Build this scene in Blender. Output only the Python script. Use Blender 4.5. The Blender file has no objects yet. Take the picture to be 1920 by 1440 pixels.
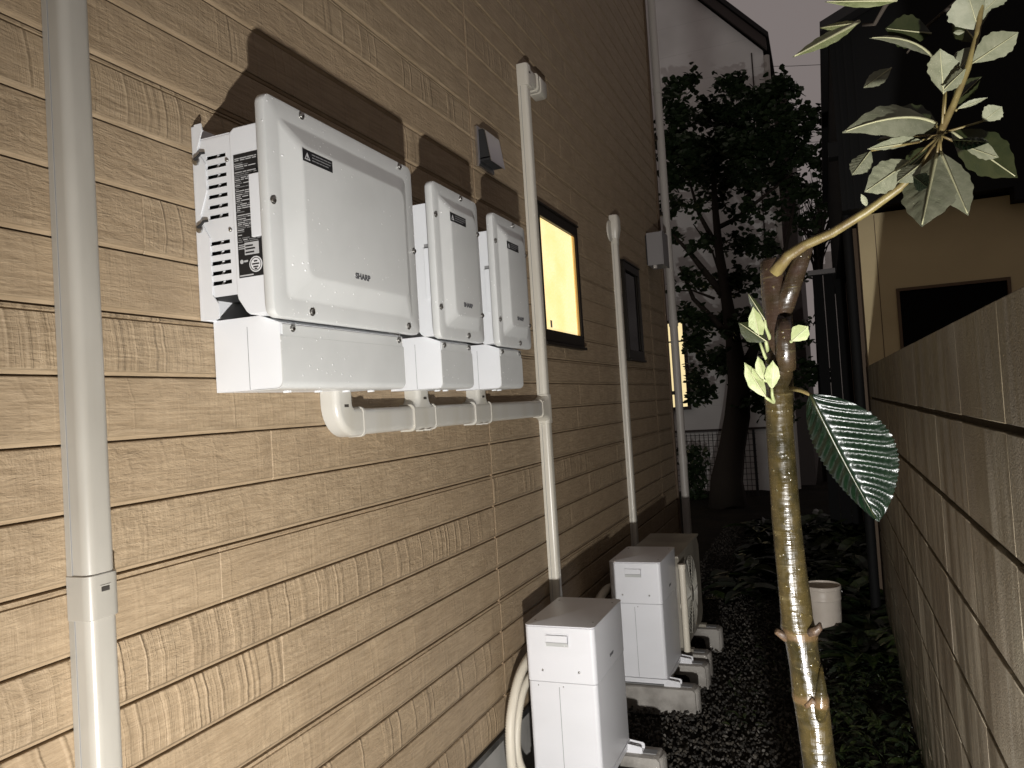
import bpy, bmesh, math, random
import numpy as np
from mathutils import Vector, Matrix
random.seed(7); rng = np.random.default_rng(7)
S = bpy.context.scene
COL = S.collection
R = math.radians

# ------------------------------------------------------------------ camera
F_PX, CX, CY = 1442.0, 960.0, 720.0            # focal length of the photograph in its own 1920 px
PITCH, YAW, ROLL = R(1.741), R(22.12), R(3.593)
CAM = Vector((0, 0, 1.53))
fw = Vector((-math.sin(YAW)*math.cos(PITCH), math.cos(YAW)*math.cos(PITCH), math.sin(PITCH)))
rt0 = Vector((math.cos(YAW), math.sin(YAW), 0)); dn0 = fw.cross(rt0)
rt = rt0*math.cos(ROLL) + dn0*math.sin(ROLL)
dn = -rt0*math.sin(ROLL) + dn0*math.cos(ROLL)
cd = bpy.data.cameras.new('camera'); cam = bpy.data.objects.new('camera', cd); COL.objects.link(cam)
cd.sensor_width = 36; cd.lens = 36*F_PX/1920; cd.clip_start = .02; cd.clip_end = 500
M = Matrix((rt, -dn, -fw)).transposed().to_4x4(); M.translation = CAM
cam.matrix_world = M; S.camera = cam

# ------------------------------------------------------------------ sky, lamp, exposure
W = bpy.data.worlds.new('World'); S.world = W; W.use_nodes = True
wn = W.node_tree.nodes; wl = W.node_tree.links
bg = wn['Background']
wtc = wn.new('ShaderNodeTexCoord'); wno = wn.new('ShaderNodeTexNoise'); wno.inputs['Scale'].default_value = 1.6
wno.inputs['Detail'].default_value = 3
wcr = wn.new('ShaderNodeValToRGB')
wcr.color_ramp.elements[0].position = .3; wcr.color_ramp.elements[0].color = (.168, .144, .138, 1)
wcr.color_ramp.elements[1].position = .7; wcr.color_ramp.elements[1].color = (.184, .158, .152, 1)
wl.new(wtc.outputs['Generated'], wno.inputs['Vector']); wl.new(wno.outputs['Fac'], wcr.inputs['Fac'])
wl.new(wcr.outputs['Color'], bg.inputs['Color']); bg.inputs['Strength'].default_value = 1.08
# the hand lamp that lights the alley: held at hip height under the camera (its shadows converge there)
ld = bpy.data.lights.new('hand_lamp', 'SPOT'); ld.energy = 352; ld.spot_size = R(140); ld.spot_blend = 1.0; ld.shadow_soft_size = .022; ld.color = (1, .98, .955)
lamp = bpy.data.objects.new('hand_lamp', ld); lamp.location = (.09, -.01, .66); lamp.rotation_euler = Vector((-.22, .94, .16)).to_track_quat('-Z', 'Y').to_euler(); COL.objects.link(lamp)
S.view_settings.view_transform = 'Standard'; S.view_settings.look = 'None'
S.view_settings.exposure = 0; S.view_settings.gamma = 1

def at(x, y, Y):
    """world point on the depth plane Y that the photograph shows at pixel x, y"""
    d = rt*(x-CX) + dn*(y-CY) + fw*F_PX
    return CAM + d*(Y/d.y)

# ------------------------------------------------------------------ node material helpers
def mat(name, color, rough=.5, spec=.5, metal=0., bump=None, vary=None, emit=None, coat=0.):
    """bump=(scale xyz, detail, strength, distance); vary=(scale xyz, colour2, lo, hi)"""
    m = bpy.data.materials.new(name); m.use_nodes = True
    nt = m.node_tree; n = nt.nodes; l = nt.links; b = n['Principled BSDF']
    b.inputs['Base Color'].default_value = (*color, 1); b.inputs['Roughness'].default_value = rough
    b.inputs['Specular IOR Level'].default_value = spec; b.inputs['Metallic'].default_value = metal
    b.inputs['Coat Weight'].default_value = coat
    def noise(sc, det):
        tc = n.new('ShaderNodeTexCoord'); mp = n.new('ShaderNodeMapping'); mp.inputs['Scale'].default_value = sc
        t = n.new('ShaderNodeTexNoise'); t.inputs['Scale'].default_value = 1; t.inputs['Detail'].default_value = det
        oi = n.new('ShaderNodeObjectInfo'); mu = n.new('ShaderNodeMath'); mu.operation = 'MULTIPLY'; mu.inputs[1].default_value = 37.
        l.new(oi.outputs['Random'], mu.inputs[0])
        ad = n.new('ShaderNodeVectorMath'); ad.operation = 'ADD'
        l.new(tc.outputs['Object'], mp.inputs['Vector']); l.new(mp.outputs['Vector'], ad.inputs[0]); l.new(mu.outputs[0], ad.inputs[1])
        l.new(ad.outputs[0], t.inputs['Vector']); return t.outputs['Fac']
    if vary:
        f = noise(vary[0], 5)
        mr = n.new('ShaderNodeMapRange'); mr.inputs['From Min'].default_value = vary[2]; mr.inputs['From Max'].default_value = vary[3]
        l.new(f, mr.inputs['Value'])
        mx = n.new('ShaderNodeMix'); mx.data_type = 'RGBA'; mx.inputs['A'].default_value = (*color, 1); mx.inputs['B'].default_value = (*vary[1], 1)
        l.new(mr.outputs['Result'], mx.inputs['Factor']); l.new(mx.outputs['Result'], b.inputs['Base Color'])
    if bump:
        f = noise(bump[0], bump[1]); bp = n.new('ShaderNodeBump')
        bp.inputs['Strength'].default_value = bump[2]; bp.inputs['Distance'].default_value = bump[3]
        l.new(f, bp.inputs['Height']); l.new(bp.outputs['Normal'], b.inputs['Normal'])
    if emit:
        b.inputs['Emission Color'].default_value = (*emit[0], 1); b.inputs['Emission Strength'].default_value = emit[1]
    return m

class NG:
    """tiny node-graph writer"""
    def __init__(s, m): s.n = m.node_tree.nodes; s.l = m.node_tree.links; s.b = s.n['Principled BSDF']
    def math(s, op, a, b=None, c=None, clamp=False):
        q = s.n.new('ShaderNodeMath'); q.operation = op; q.use_clamp = clamp
        for i, v in enumerate((a, b, c)):
            if v is None: continue
            if isinstance(v, (int, float)): q.inputs[i].default_value = v
            else: s.l.new(v, q.inputs[i])
        return q.outputs[0]
    def sep(s, v): q = s.n.new('ShaderNodeSeparateXYZ'); s.l.new(v, q.inputs[0]); return q.outputs
    def comb(s, *xyz):
        q = s.n.new('ShaderNodeCombineXYZ')
        for i, v in enumerate(xyz):
            if isinstance(v, (int, float)): q.inputs[i].default_value = v
            else: s.l.new(v, q.inputs[i])
        return q.outputs[0]
    def noise(s, v, scale=1, detail=4, rough=.55, dist=0):
        q = s.n.new('ShaderNodeTexNoise'); q.inputs['Scale'].default_value = scale; q.inputs['Detail'].default_value = detail
        q.inputs['Roughness'].default_value = rough; q.inputs['Distortion'].default_value = dist
        s.l.new(v, q.inputs['Vector']); return q.outputs['Fac']
    def rng(s, v, a, b, c=0, d=1, smooth=True):
        q = s.n.new('ShaderNodeMapRange'); q.interpolation_type = 'SMOOTHSTEP' if smooth else 'LINEAR'
        for k, x in zip(('From Min', 'From Max', 'To Min', 'To Max'), (a, b, c, d)): q.inputs[k].default_value = x
        s.l.new(v, q.inputs['Value']); return q.outputs['Result']
    def mix(s, f, a, b, mode='MIX'):
        q = s.n.new('ShaderNodeMix'); q.data_type = 'RGBA'; q.blend_type = mode
        for k, v in (('Factor', f), ('A', a), ('B', b)):
            i = q.inputs[k] if k == 'Factor' else [t for t in q.inputs if t.name == k and t.type == 'RGBA'][0]
            if isinstance(v, (int, float)): i.default_value = v
            elif isinstance(v, tuple): i.default_value = (*v, 1)
            else: s.l.new(v, i)
        return [t for t in q.outputs if t.type == 'RGBA'][0]
    def bump(s, h, strength, dist):
        q = s.n.new('ShaderNodeBump'); q.inputs['Strength'].default_value = strength; q.inputs['Distance'].default_value = dist
        s.l.new(h, q.inputs['Height']); s.l.new(q.outputs['Normal'], s.b.inputs['Normal'])

def siding_material():
    m = mat('siding', (.3, .21, .12), .62, .35); g = NG(m)
    tc = g.n.new('ShaderNodeTexCoord'); oi = g.n.new('ShaderNodeObjectInfo')
    rnd = oi.outputs['Random']; off = g.math('MULTIPLY', rnd, 53.0)
    x, y, z = g.sep(tc.outputs['Object'])
    yo = g.math('ADD', y, off); zo = g.math('ADD', z, off)
    # slow bend of the grain
    bend = g.noise(g.comb(off, g.math('MULTIPLY', yo, 3.), g.math('MULTIPLY', zo, 9.)), 1, 2)
    zb = g.math('MULTIPLY_ADD', bend, .03, zo)
    grain = g.noise(g.comb(off, g.math('MULTIPLY', yo, 11.), g.math('MULTIPLY', zb, 170.)), 1, 5, .62)
    fine = g.noise(g.comb(off, g.math('MULTIPLY', yo, 60.), g.math('MULTIPLY', zb, 420.)), 1, 3, .6)
    cross = g.noise(g.comb(off, g.math('MULTIPLY', yo, 150.), g.math('MULTIPLY', zo, 14.)), 1, 4, .6)
    crossmask = g.rng(g.noise(g.comb(off, g.math('MULTIPLY', yo, 4.), g.math('MULTIPLY', zo, 5.)), 1, 2), .34, .56)
    # saw marks: irregular, leaning, slightly bowed ridges
    lean = g.math('MULTIPLY_ADD', g.math('POWER', z, 2.), 2.2, g.math('MULTIPLY_ADD', z, -.16, yo))
    wob = g.math('MULTIPLY_ADD', g.noise(g.comb(off, g.math('MULTIPLY', yo, 7.), g.math('MULTIPLY', zo, 20.)), 1, 2), .012, lean)
    sawn = g.noise(g.comb(g.math('MULTIPLY', wob, 15.), off, 0.), 1, 1.5, .5)
    ridge = g.rng(g.math('ABSOLUTE', g.math('SUBTRACT', sawn, .5)), 0., .045, 1., 0.)
    sawn2 = g.noise(g.comb(g.math('MULTIPLY', wob, 70.), off, 4.), 1, 1, .5)
    ridge2 = g.rng(g.math('ABSOLUTE', g.math('SUBTRACT', sawn2, .5)), 0., .05, 1., 0.)
    pick = g.math('FRACT', g.math('MULTIPLY', rnd, 7.31))
    sawmask = g.math('MULTIPLY', g.rng(pick, .64, .70), g.rng(g.noise(g.comb(off, g.math('MULTIPLY', yo, 2.2), 0.), 1, 1), .3, .42))
    lowmask = g.math('MULTIPLY_ADD', sawmask, .70, .20)
    chip = g.noise(g.comb(off, g.math('MULTIPLY', yo, 34.), g.math('MULTIPLY', zb, 95.)), 1, 5, .66, .6)
    swirl = g.noise(g.comb(off, g.math('MULTIPLY', yo, 9.), g.math('MULTIPLY', zo, 22.)), 1, 3, .6, 1.2)
    kind = g.rng(g.math('FRACT', g.math('MULTIPLY', rnd, 11.7)), .3, .7)
    h = g.math('ADD', g.math('MULTIPLY', grain, .60), g.math('MULTIPLY', fine, .25))
    h = g.math('MULTIPLY_ADD', g.math('MULTIPLY', chip, g.math('MULTIPLY_ADD', kind, .7, .5)), 1.0, h)
    h = g.math('MULTIPLY_ADD', swirl, .9, h)
    h = g.math('MULTIPLY_ADD', g.math('MULTIPLY', cross, crossmask), .42, h)
    h = g.math('MULTIPLY_ADD', g.math('MULTIPLY', ridge, lowmask), .62, h)
    h = g.math('MULTIPLY_ADD', g.math('MULTIPLY', ridge2, g.math('MULTIPLY', lowmask, crossmask)), .18, h)
    # the plain bevel along the lower edge carries no grain
    face = g.rng(z, .007, .011)
    h = g.math('MULTIPLY', h, face)
    g.bump(h, 1.0, .0034)
    c = g.mix(g.rng(grain, .3, .7), (.254, .187, .1135), (.374, .2845, .183))
    tint = g.math('FRACT', g.math('MULTIPLY', rnd, 3.77))
    c = g.mix(g.math('MULTIPLY', tint, .35), c, (.315, .226, .138))
    blot = g.rng(g.noise(tc.outputs['Object'], 9, 3), .35, .7, 0, .22)
    c = g.mix(blot, c, (.19, .137, .085))
    c = g.mix(g.math('MULTIPLY', face, 0.0), c, c)
    g.l.new(c, g.b.inputs['Base Color'])
    return m

def block_material():
    m = mat('concrete_block', (.2, .17, .13), .78, .45); g = NG(m)
    tc = g.n.new('ShaderNodeTexCoord'); geo = g.n.new('ShaderNodeNewGeometry')
    x, y, z = g.sep(geo.outputs['Position'])
    st = g.noise(g.comb(0., g.math('MULTIPLY', y, 11.), g.math('MULTIPLY', z, .9)), 1, 5, .6)
    st2 = g.noise(g.comb(3., g.math('MULTIPLY', y, 34.), g.math('MULTIPLY', z, 1.6)), 1, 4, .6)
    blot = g.noise(geo.outputs['Position'], 9, 5)
    grit = g.noise(geo.outputs['Position'], 260, 3)
    c = g.mix(g.rng(st, .38, .63), (.150, .122, .080), (.37, .325, .245))
    c = g.mix(g.math('MULTIPLY', g.rng(st2, .58, .74), .55), c, (.62, .59, .52))
    c = g.mix(g.math('MULTIPLY', g.rng(blot, .5, .7), .5), c, (.26, .235, .17))
    top_dark = g.math('MULTIPLY', g.rng(g.math('MULTIPLY_ADD', st, .5, z), 1.40, 1.80), .78)  # block colour turns darker towards the top, broken by the streaks
    rust = g.math('MULTIPLY', g.rng(g.noise(geo.outputs['Position'], 1.3, 4), .42, .62), .6)
    c = g.mix(rust, c, (.115, .080, .045))
    c = g.mix(top_dark, c, (.072, .055, .032))
    moss = g.math('MULTIPLY', g.rng(z, .55, .1), g.rng(blot, .4, .62))
    c = g.mix(moss, c, (.05, .055, .022))
    g.l.new(c, g.b.inputs['Base Color'])
    g.l.new(g.rng(st, .40, .6, .45, .85), g.b.inputs['Roughness'])
    g.bump(g.math('MULTIPLY_ADD', blot, 1.4, grit), .8, .0022)
    return m

def bark_material():
    m = mat('loquat_bark', (.12, .1, .03), .3, .6); g = NG(m)
    geo = g.n.new('ShaderNodeNewGeometry'); x, y, z = g.sep(geo.outputs['Position'])
    p = geo.outputs['Position']
    big = g.noise(p, 30, 4); vert = g.noise(g.comb(g.math('MULTIPLY', x, 130.), g.math('MULTIPLY', y, 130.), g.math('MULTIPLY', z, 14.)), 1, 4)
    ring = g.noise(g.comb(g.math('MULTIPLY', x, 18.), g.math('MULTIPLY', y, 18.), g.math('MULTIPLY', z, 150.)), 1, 4)
    c = g.mix(g.rng(big, .35, .65), (.017, .0135, .0045), (.040, .029, .0095))
    up = g.rng(z, 1.50, 1.62)
    c = g.mix(g.math('MULTIPLY', up, g.rng(big, .3, .6, .45, 1.)), c, (.030, .018, .012))
    for zz in (1.048, 1.146):
        bandf = g.rng(g.math('ABSOLUTE', g.math('SUBTRACT', g.math('MULTIPLY_ADD', big, .02, z), zz+.010)), .003, .011, .5, 0)
        c = g.mix(bandf, c, (.115, .068, .034))
    c = g.mix(g.math('MULTIPLY', g.rng(ring, .6, .72), .5), c, (.10, .08, .035))
    vor = g.n.new('ShaderNodeTexVoronoi'); vor.inputs['Scale'].default_value = 75; g.l.new(p, vor.inputs['Vector'])
    spots = g.rng(vor.outputs['Distance'], .08, .20, 1, 0)
    c = g.mix(g.math('MULTIPLY', spots, .6), c, (.105, .082, .032))
    g.l.new(c, g.b.inputs['Base Color'])
    g.l.new(g.rng(g.noise(p, 80, 3), .3, .7, .16, .42), g.b.inputs['Roughness'])
    h = g.math('MULTIPLY_ADD', ring, .7, g.math('MULTIPLY_ADD', vert, .6, g.math('MULTIPLY', spots, .5)))
    g.bump(h, .8, .0022)
    return m

def leaf_material(name, c1, c2, rough, spec, trans=.0):
    m = mat(name, c1, rough, spec); g = NG(m)
    tc = g.n.new('ShaderNodeTexCoord'); f = g.noise(tc.outputs['Object'], 55, 4)
    c = g.mix(g.rng(f, .35, .68), c1, c2)
    g.l.new(c, g.b.inputs['Base Color'])
    g.b.inputs['Transmission Weight'].default_value = 0
    g.b.inputs['Subsurface Weight'].default_value = 0
    g.bump(g.noise(tc.outputs['Object'], 420, 2), .25, .001)
    return m

def glass_lit():
    m = mat('lit_window_glass', (.75, .5, .2), .25, .5); g = NG(m)
    tc = g.n.new('ShaderNodeTexCoord'); x, y, z = g.sep(tc.outputs['Object'])
    v = g.n.new('ShaderNodeTexVoronoi'); v.inputs['Scale'].default_value = 95; g.l.new(tc.outputs['Object'], v.inputs['Vector'])
    room = g.noise(tc.outputs['Object'], 3.2, 2)
    c = g.mix(g.rng(room, .3, .65), (1., .74, .31), (1., .86, .50))
    c = g.mix(g.rng(v.outputs['Distance'], .1, .7, 0, .34), c, (.95, .58, .17))
    g.l.new(c, g.b.inputs['Emission Color']); g.b.inputs['Emission Strength'].default_value = 1.15
    g.bump(v.outputs['Distance'], .5, .002)
    return m

def pale_wall():
    m = mat('pale_stucco', (.55, .53, .50), .8, .3); g = NG(m)
    geo = g.n.new('ShaderNodeNewGeometry'); x, y, z = g.sep(geo.outputs['Position'])
    lines = g.math('FRACT', g.math('DIVIDE', z, .455))
    seam = g.math('MAXIMUM', g.rng(lines, 0., .02, 1, 0), 0.)
    f = g.noise(geo.outputs['Position'], .9, 3)
    c = g.mix(g.rng(f, .35, .65), (.66, .64, .61), (.80, .78, .75)); c = g.mix(g.math('MULTIPLY', seam, .5), c, (.45, .43, .41))
    g.l.new(c, g.b.inputs['Base Color'])
    return m

MT = dict(
    siding=siding_material(), block=block_material(), bark=bark_material(),
    wallcore=mat('siding_groove', (.17, .115, .065), .85, .2),
    caulk=mat('joint_sealant', (.29, .205, .125), .6, .3),
    mortar=mat('mortar', (.34, .30, .23), .9, .2, bump=((200, 200, 200), 3, .5, .002)),
    mortar_dark=mat('deep_mortar', (.045, .036, .026), .95, .1),
    foundation=mat('foundation_concrete', (.36, .35, .33), .85, .3, bump=((60, 60, 60), 4, .4, .002), vary=((4, 4, 4), (.25, .24, .22), .4, .7)),
    strip=mat('black_starter_strip', (.02, .02, .02), .4, .5),
    duct=mat('duct_plastic', (.45, .435, .395), .30, .5, bump=((9, 9, 9), 2, .12, .002), vary=((14, 14, 3), (.41, .385, .325), .4, .75)),
    duct_grey=mat('grey_beige_duct', (.345, .325, .285), .30, .5, bump=((9, 9, 9), 2, .12, .002), vary=((14, 14, 3), (.28, .262, .225), .4, .75)),
    duct_pale=mat('pale_duct', (.60, .565, .485), .30, .5, bump=((9, 9, 9), 2, .12, .002), vary=((14, 14, 3), (.53, .50, .42), .4, .75)),
    duct_slot=mat('dark_slot', (.04, .035, .03), .7, .2),
    white=mat('white_powder_coat', (.66, .67, .685), .34, .5, bump=((700, 700, 700), 2, .12, .0006), vary=((5, 5, 5), (.62, .63, .64), .4, .7)),
    white2=mat('white_steel_casing', (.69, .69, .71), .38, .5, bump=((500, 500, 500), 2, .1, .0006), vary=((3, 3, 6), (.65, .65, .665), .4, .7)),
    cover=None,
    seam=mat('panel_seam', (.22, .22, .22), .7, .3),
    dark=mat('dark_interior', (.018, .018, .018), .7, .3),
    screw=mat('screw_steel', (.42, .41, .39), .28, .5, metal=1.),
    label=mat('black_label', (.012, .012, .013), .45, .4),
    print=mat('label_print', (.42, .42, .42), .6, .3),
    printdim=mat('label_print_dim', (.17, .17, .17), .6, .3),
    logo=mat('logo_print', (.07, .07, .075), .45, .4),
    steel=mat('brushed_stainless', (.62, .62, .64), .30, .5, metal=1., bump=((6, 500, 6), 2, .15, .001)),
    bronze=mat('dark_bronze_frame', (.016, .013, .010), .4, .15),
    blackglass=mat('dark_window_glass', (.003, .003, .003), .15, .02),
    litglass=glass_lit(),
    concrete=mat('concrete_foot', (.34, .32, .29), .85, .3, bump=((70, 70, 70), 5, .7, .004), vary=((9, 9, 9), (.20, .185, .165), .4, .65)),
    hose=mat('cream_hose', (.62, .57, .47), .45, .4),
    beige=mat('beige_casing', (.30, .275, .225), .45, .4, vary=((5, 5, 5), (.20, .18, .145), .4, .7)),
    grille=mat('grille_wire', (.42, .40, .34), .4, .5),
    fan=mat('fan_blade', (.035, .035, .032), .5, .4),
    box_grey=mat('grey_cabinet', (.24, .225, .22), .5, .4),
    pole=mat('grey_downpipe', (.44, .41, .37), .4, .4),
    ground=mat('soil', (.010, .008, .006), .95, .1, bump=((40, 40, 40), 5, .8, .02), vary=((3, 3, 3), (.016, .013, .009), .4, .6)),
    undergreen=leaf_material('undergrowth_leaf', (.011, .020, .005), (.028, .038, .010), .36, .5),
    tangreen=leaf_material('far_leaf', (.016, .030, .011), (.030, .048, .017), .5, .3),
    farbark=mat('far_bark', (.035, .028, .022), .9, .2, bump=((8, 8, 3), 4, .8, .03)),
    leaf_pale=leaf_material('loquat_leaf_underside', (.155, .162, .105), (.205, .208, .142), .55, .25),
    leaf_yellow=leaf_material('young_loquat_leaf', (.21, .24, .105), (.29, .315, .16), .5, .35),
    leaf_dark=leaf_material('loquat_leaf_top', (.0022, .0065, .0030), (.0036, .0095, .0042), .27, .20),
    leaf_mid=leaf_material('loquat_leaf_painted_shade', (.018, .023, .008), (.026, .030, .011), .35, .5),  # darker copy of the leaf, shade put into its colour
    darktwig=mat('dark_dead_wood', (.035, .022, .014), .5, .4, bump=((120, 120, 120), 4, .8, .003), vary=((60, 60, 60), (.10, .062, .034), .45, .65)),
    twig=mat('green_twig', (.17, .135, .05), .45, .4, bump=((90, 90, 20), 4, .6, .002), vary=((30, 30, 30), (.10, .07, .028), .4, .65)),
    midrib=mat('leaf_midrib', (.34, .33, .20), .5, .3),
    tanwall=mat('tan_mortar_wall', (.56, .46, .27), .85, .3, bump=((55, 55, 55), 4, .4, .003), vary=((1.1, 1.1, 2.2), (.46, .375, .22), .35, .7)),
    blackclad=mat('black_cladding', (.006, .006, .006), .75, .2),
    browntrim_sideshade=mat('brown_trim_side_shade', (.10, .065, .038), .6, .3),
    pale=pale_wall(),
    barge=mat('brown_barge_board', (.055, .042, .038), .6, .3),
    roofing=mat('dark_roofing', (.03, .028, .028), .8, .2),
    litroom=mat('lit_room_window', (.8, .7, .4), .4, .3, emit=((1., .80, .42), .95)),
    fence=mat('fence_wire', (.03, .03, .03), .5, .4),
    bucket=mat('white_plastic', (.66, .59, .51), .4, .4, vary=((9, 9, 9), (.58, .51, .43), .4, .7)),
    cable=mat('cable_black', (.02, .02, .02), .6, .2),
)
# raised covers carry fine dust and rain specks
def cover_material():
    m = mat('white_cover', (.52, .525, .51), .30, .5); g = NG(m)
    tc = g.n.new('ShaderNodeTexCoord'); p = tc.outputs['Object']
    v = g.n.new('ShaderNodeTexVoronoi'); v.inputs['Scale'].default_value = 62; v.inputs['Randomness'].default_value = 1; g.l.new(p, v.inputs['Vector'])
    x, y, z = g.sep(p)
    clump = g.rng(g.noise(p, 9, 3), .46, .62)
    drop = g.math('MULTIPLY', g.rng(v.outputs['Distance'], .07, .17, 1, 0), clump)
    c = g.mix(g.rng(g.noise(p, 6, 4), .35, .7), (.53, .535, .52), (.49, .495, .48)); c = g.mix(g.math('MULTIPLY', drop, .9), c, (.95, .95, .95))
    g.l.new(c, g.b.inputs['Base Color']); g.bump(drop, .7, .0015)
    return m
MT['cover'] = cover_material()

# ------------------------------------------------------------------ mesh helpers
class MB:
    def __init__(s): s.v = []; s.f = []
    def add(s, vs, fs):
        o = len(s.v); s.v += [tuple(v) for v in vs]; s.f += [tuple(i+o for i in f) for f in fs]; return s
    def box(s, x0, x1, y0, y1, z0, z1):
        return s.add([(x0,y0,z0),(x1,y0,z0),(x1,y1,z0),(x0,y1,z0),(x0,y0,z1),(x1,y0,z1),(x1,y1,z1),(x0,y1,z1)],
                     [(0,3,2,1),(4,5,6,7),(0,1,5,4),(1,2,6,5),(2,3,7,6),(3,0,4,7)])
    def loops(s, loops, cap0=True, cap1=True, close=False):
        o = len(s.v); n = len(loops[0]); k = len(loops)
        for lp in loops: s.v += [tuple(p) for p in lp]
        for i in range(k if close else k-1):
            j = (i+1) % k
            for a in range(n):
                b = (a+1) % n; s.f.append((o+i*n+a, o+i*n+b, o+j*n+b, o+j*n+a))
        if not close:
            if cap0: s.f.append(tuple(o+i for i in reversed(range(n))))
            if cap1: s.f.append(tuple(o+(k-1)*n+i for i in range(n)))
        return s
    def tube(s, pts, rad, n=10, cap=True, twist=None, sx=1., sy=1.):
        pts = [Vector(p) for p in pts]
        if not hasattr(rad, '__len__'): rad = [rad]*len(pts)
        T = [(pts[min(i+1, len(pts)-1)]-pts[max(i-1, 0)]).normalized() for i in range(len(pts))]
        u = T[0].cross(Vector((0,0,1)) if abs(T[0].z) < .9 else Vector((1,0,0))).normalized(); L = []
        for p, t, r in zip(pts, T, rad):
            u = (u-t*u.dot(t)).normalized(); w = t.cross(u)
            L.append([p+(u*math.cos(a)*sx+w*math.sin(a)*sy)*r for a in [2*math.pi*i/n for i in range(n)]])
        return s.loops(L, cap, cap)
    def prism(s, poly, axis, a, b):
        """extrude a 2-D polygon along axis 'x','y' or 'z' from a to b"""
        def P(q, t): return {'x': (t, q[0], q[1]), 'y': (q[0], t, q[1]), 'z': (q[0], q[1], t)}[axis]
        return s.loops([[P(q, a) for q in poly], [P(q, b) for q in poly]])
    def build(s, name, m, parent=None, smooth=False, bevel=0, seg=2, loc=None, kind=None):
        me = bpy.data.meshes.new(name); me.from_pydata(s.v, [], s.f)
        bm = bmesh.new(); bm.from_mesh(me)
        bmesh.ops.recalc_face_normals(bm, faces=bm.faces)
        if bevel:
            es = [e for e in bm.edges if len(e.link_faces) == 2 and e.calc_face_angle(0) > .6]
            bmesh.ops.bevel(bm, geom=es, offset=bevel, segments=seg, profile=.6, affect='EDGES', clamp_overlap=True)
        bm.to_mesh(me); bm.free()
        me.materials.append(m if not isinstance(m, str) else MT[m])
        if smooth:
            for p in me.polygons: p.use_smooth = True
            if smooth != 'all': me.set_sharp_from_angle(angle=R(38))
        return link(name, me, parent, loc, kind)

def link(name, me, parent=None, loc=None, kind=None):
    o = bpy.data.objects.new(name, me); COL.objects.link(o)
    if parent: o.parent = parent
    if loc is not None: o.location = loc
    if kind: o['kind'] = kind
    return o
def tag(o, label, cat, group=None, kind=None):
    o['label'] = label; o['category'] = cat
    if group: o['group'] = group
    return o
def thing(name, label, cat, loc=(0,0,0), group=None):
    e = bpy.data.objects.new(name, None); COL.objects.link(e); e.empty_display_size = .1
    e.location = loc; return tag(e, label, cat, group)
def structure(o): o['kind'] = 'structure'; return o
class Off:
    """child coordinates: world minus the thing's base"""
    pass
def rel(mb, o):
    p = o.location; mb.v = [(x-p.x, y-p.y, z-p.z) for x, y, z in mb.v]; return mb
def part(name, mb, m, root, **k): return rel(mb, root).build(name, m, root, **k)
def subpart(name, mb, m, root, par, **k):
    o = rel(mb, root).build(name, m, None, **k); o.parent = par; return o

def rr(y0, y1, z0, z1, r, n=5):
    out = []
    for cy, cz, a0 in ((y1-r, z0+r, -90), (y1-r, z1-r, 0), (y0+r, z1-r, 90), (y0+r, z0+r, 180)):
        for i in range(n+1):
            a = R(a0+90*i/n); out.append((cy+r*math.cos(a), cz+r*math.sin(a)))
    return out
def text_mesh(name, body, size, m, parent, loc, bold=1.0, sx=1.25):
    """lettering standing on a wall-parallel face: reads along +Y, faces +X"""
    cu = bpy.data.curves.new(name, 'FONT'); cu.body = body; cu.size = size; cu.offset = .02*size*bold; cu.extrude = .0004
    cu.align_x = 'CENTER'; cu.align_y = 'CENTER'
    t = bpy.data.objects.new(name, cu); COL.objects.link(t)
    dg = bpy.context.evaluated_depsgraph_get(); me = bpy.data.meshes.new_from_object(t.evaluated_get(dg))
    bpy.data.objects.remove(t); bpy.data.curves.remove(cu)
    for v in me.vertices:
        x, y, z = v.co; v.co = (z, x*sx, y)
    me.materials.clear(); me.materials.append(MT[m])
    return link(name, me, parent, loc)

WX = -1.15                      # face of the siding wall
GZ = .085                       # ground level
# ================================================================== ground
g = MB(); N = 60
xs = np.concatenate([[-120, -40, -12, -5], np.linspace(-2.2, 3, 40), [5, 12, 40, 120]]); ys = np.concatenate([[-30, -6], np.linspace(-1.5, 14, 70), [20, 40, 90, 220]])
for y in ys:
    for x in xs:
        h = 0.
        if -1.1 < x < .24 and -1 < y < 12: h = .012*math.sin(x*9+y*3.1)+.010*math.sin(y*7.7-x*4)+random.uniform(-.006, .006)-.01
        g.v.append((x, y, GZ+h-.012))
nx = len(xs)
for j in range(len(ys)-1):
    for i in range(nx-1): g.f.append((j*nx+i, j*nx+i+1, (j+1)*nx+i+1, (j+1)*nx+i))
structure(g.build('ground', 'ground', smooth='all'))

def scatter_mesh(name, protos, P, A, SC, mats, kind='stuff', slots=None):
    """many small real pieces joined into one mesh. protos: list of (verts, faces); A: 3x3 rotations"""
    V = []; Fc = []; mi = []; o = 0
    for i in range(len(P)):
        v, f = protos[i % len(protos)]
        V.append((v*SC[i])@A[i].T+P[i]); Fc += [tuple(k+o for k in q) for q in f]; o += len(v)
        if slots is not None: mi += [slots[i]]*len(f)
    me = bpy.data.meshes.new(name); me.from_pydata(np.concatenate(V).tolist(), [], Fc)
    for m in mats: me.materials.append(MT[m] if isinstance(m, str) else m)
    if slots is not None: me.polygons.foreach_set('material_index', mi)
    return me
def rand_rot(n, tilt=math.pi):
    out = []
    for _ in range(n):
        a, b, c = rng.uniform(0, 2*math.pi), rng.uniform(-tilt, tilt), rng.uniform(-tilt, tilt)
        out.append(np.array(Matrix.Rotation(a, 3, 'Z')@Matrix.Rotation(b, 3, 'X')@Matrix.Rotation(c, 3, 'Y')))
    return out
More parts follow.
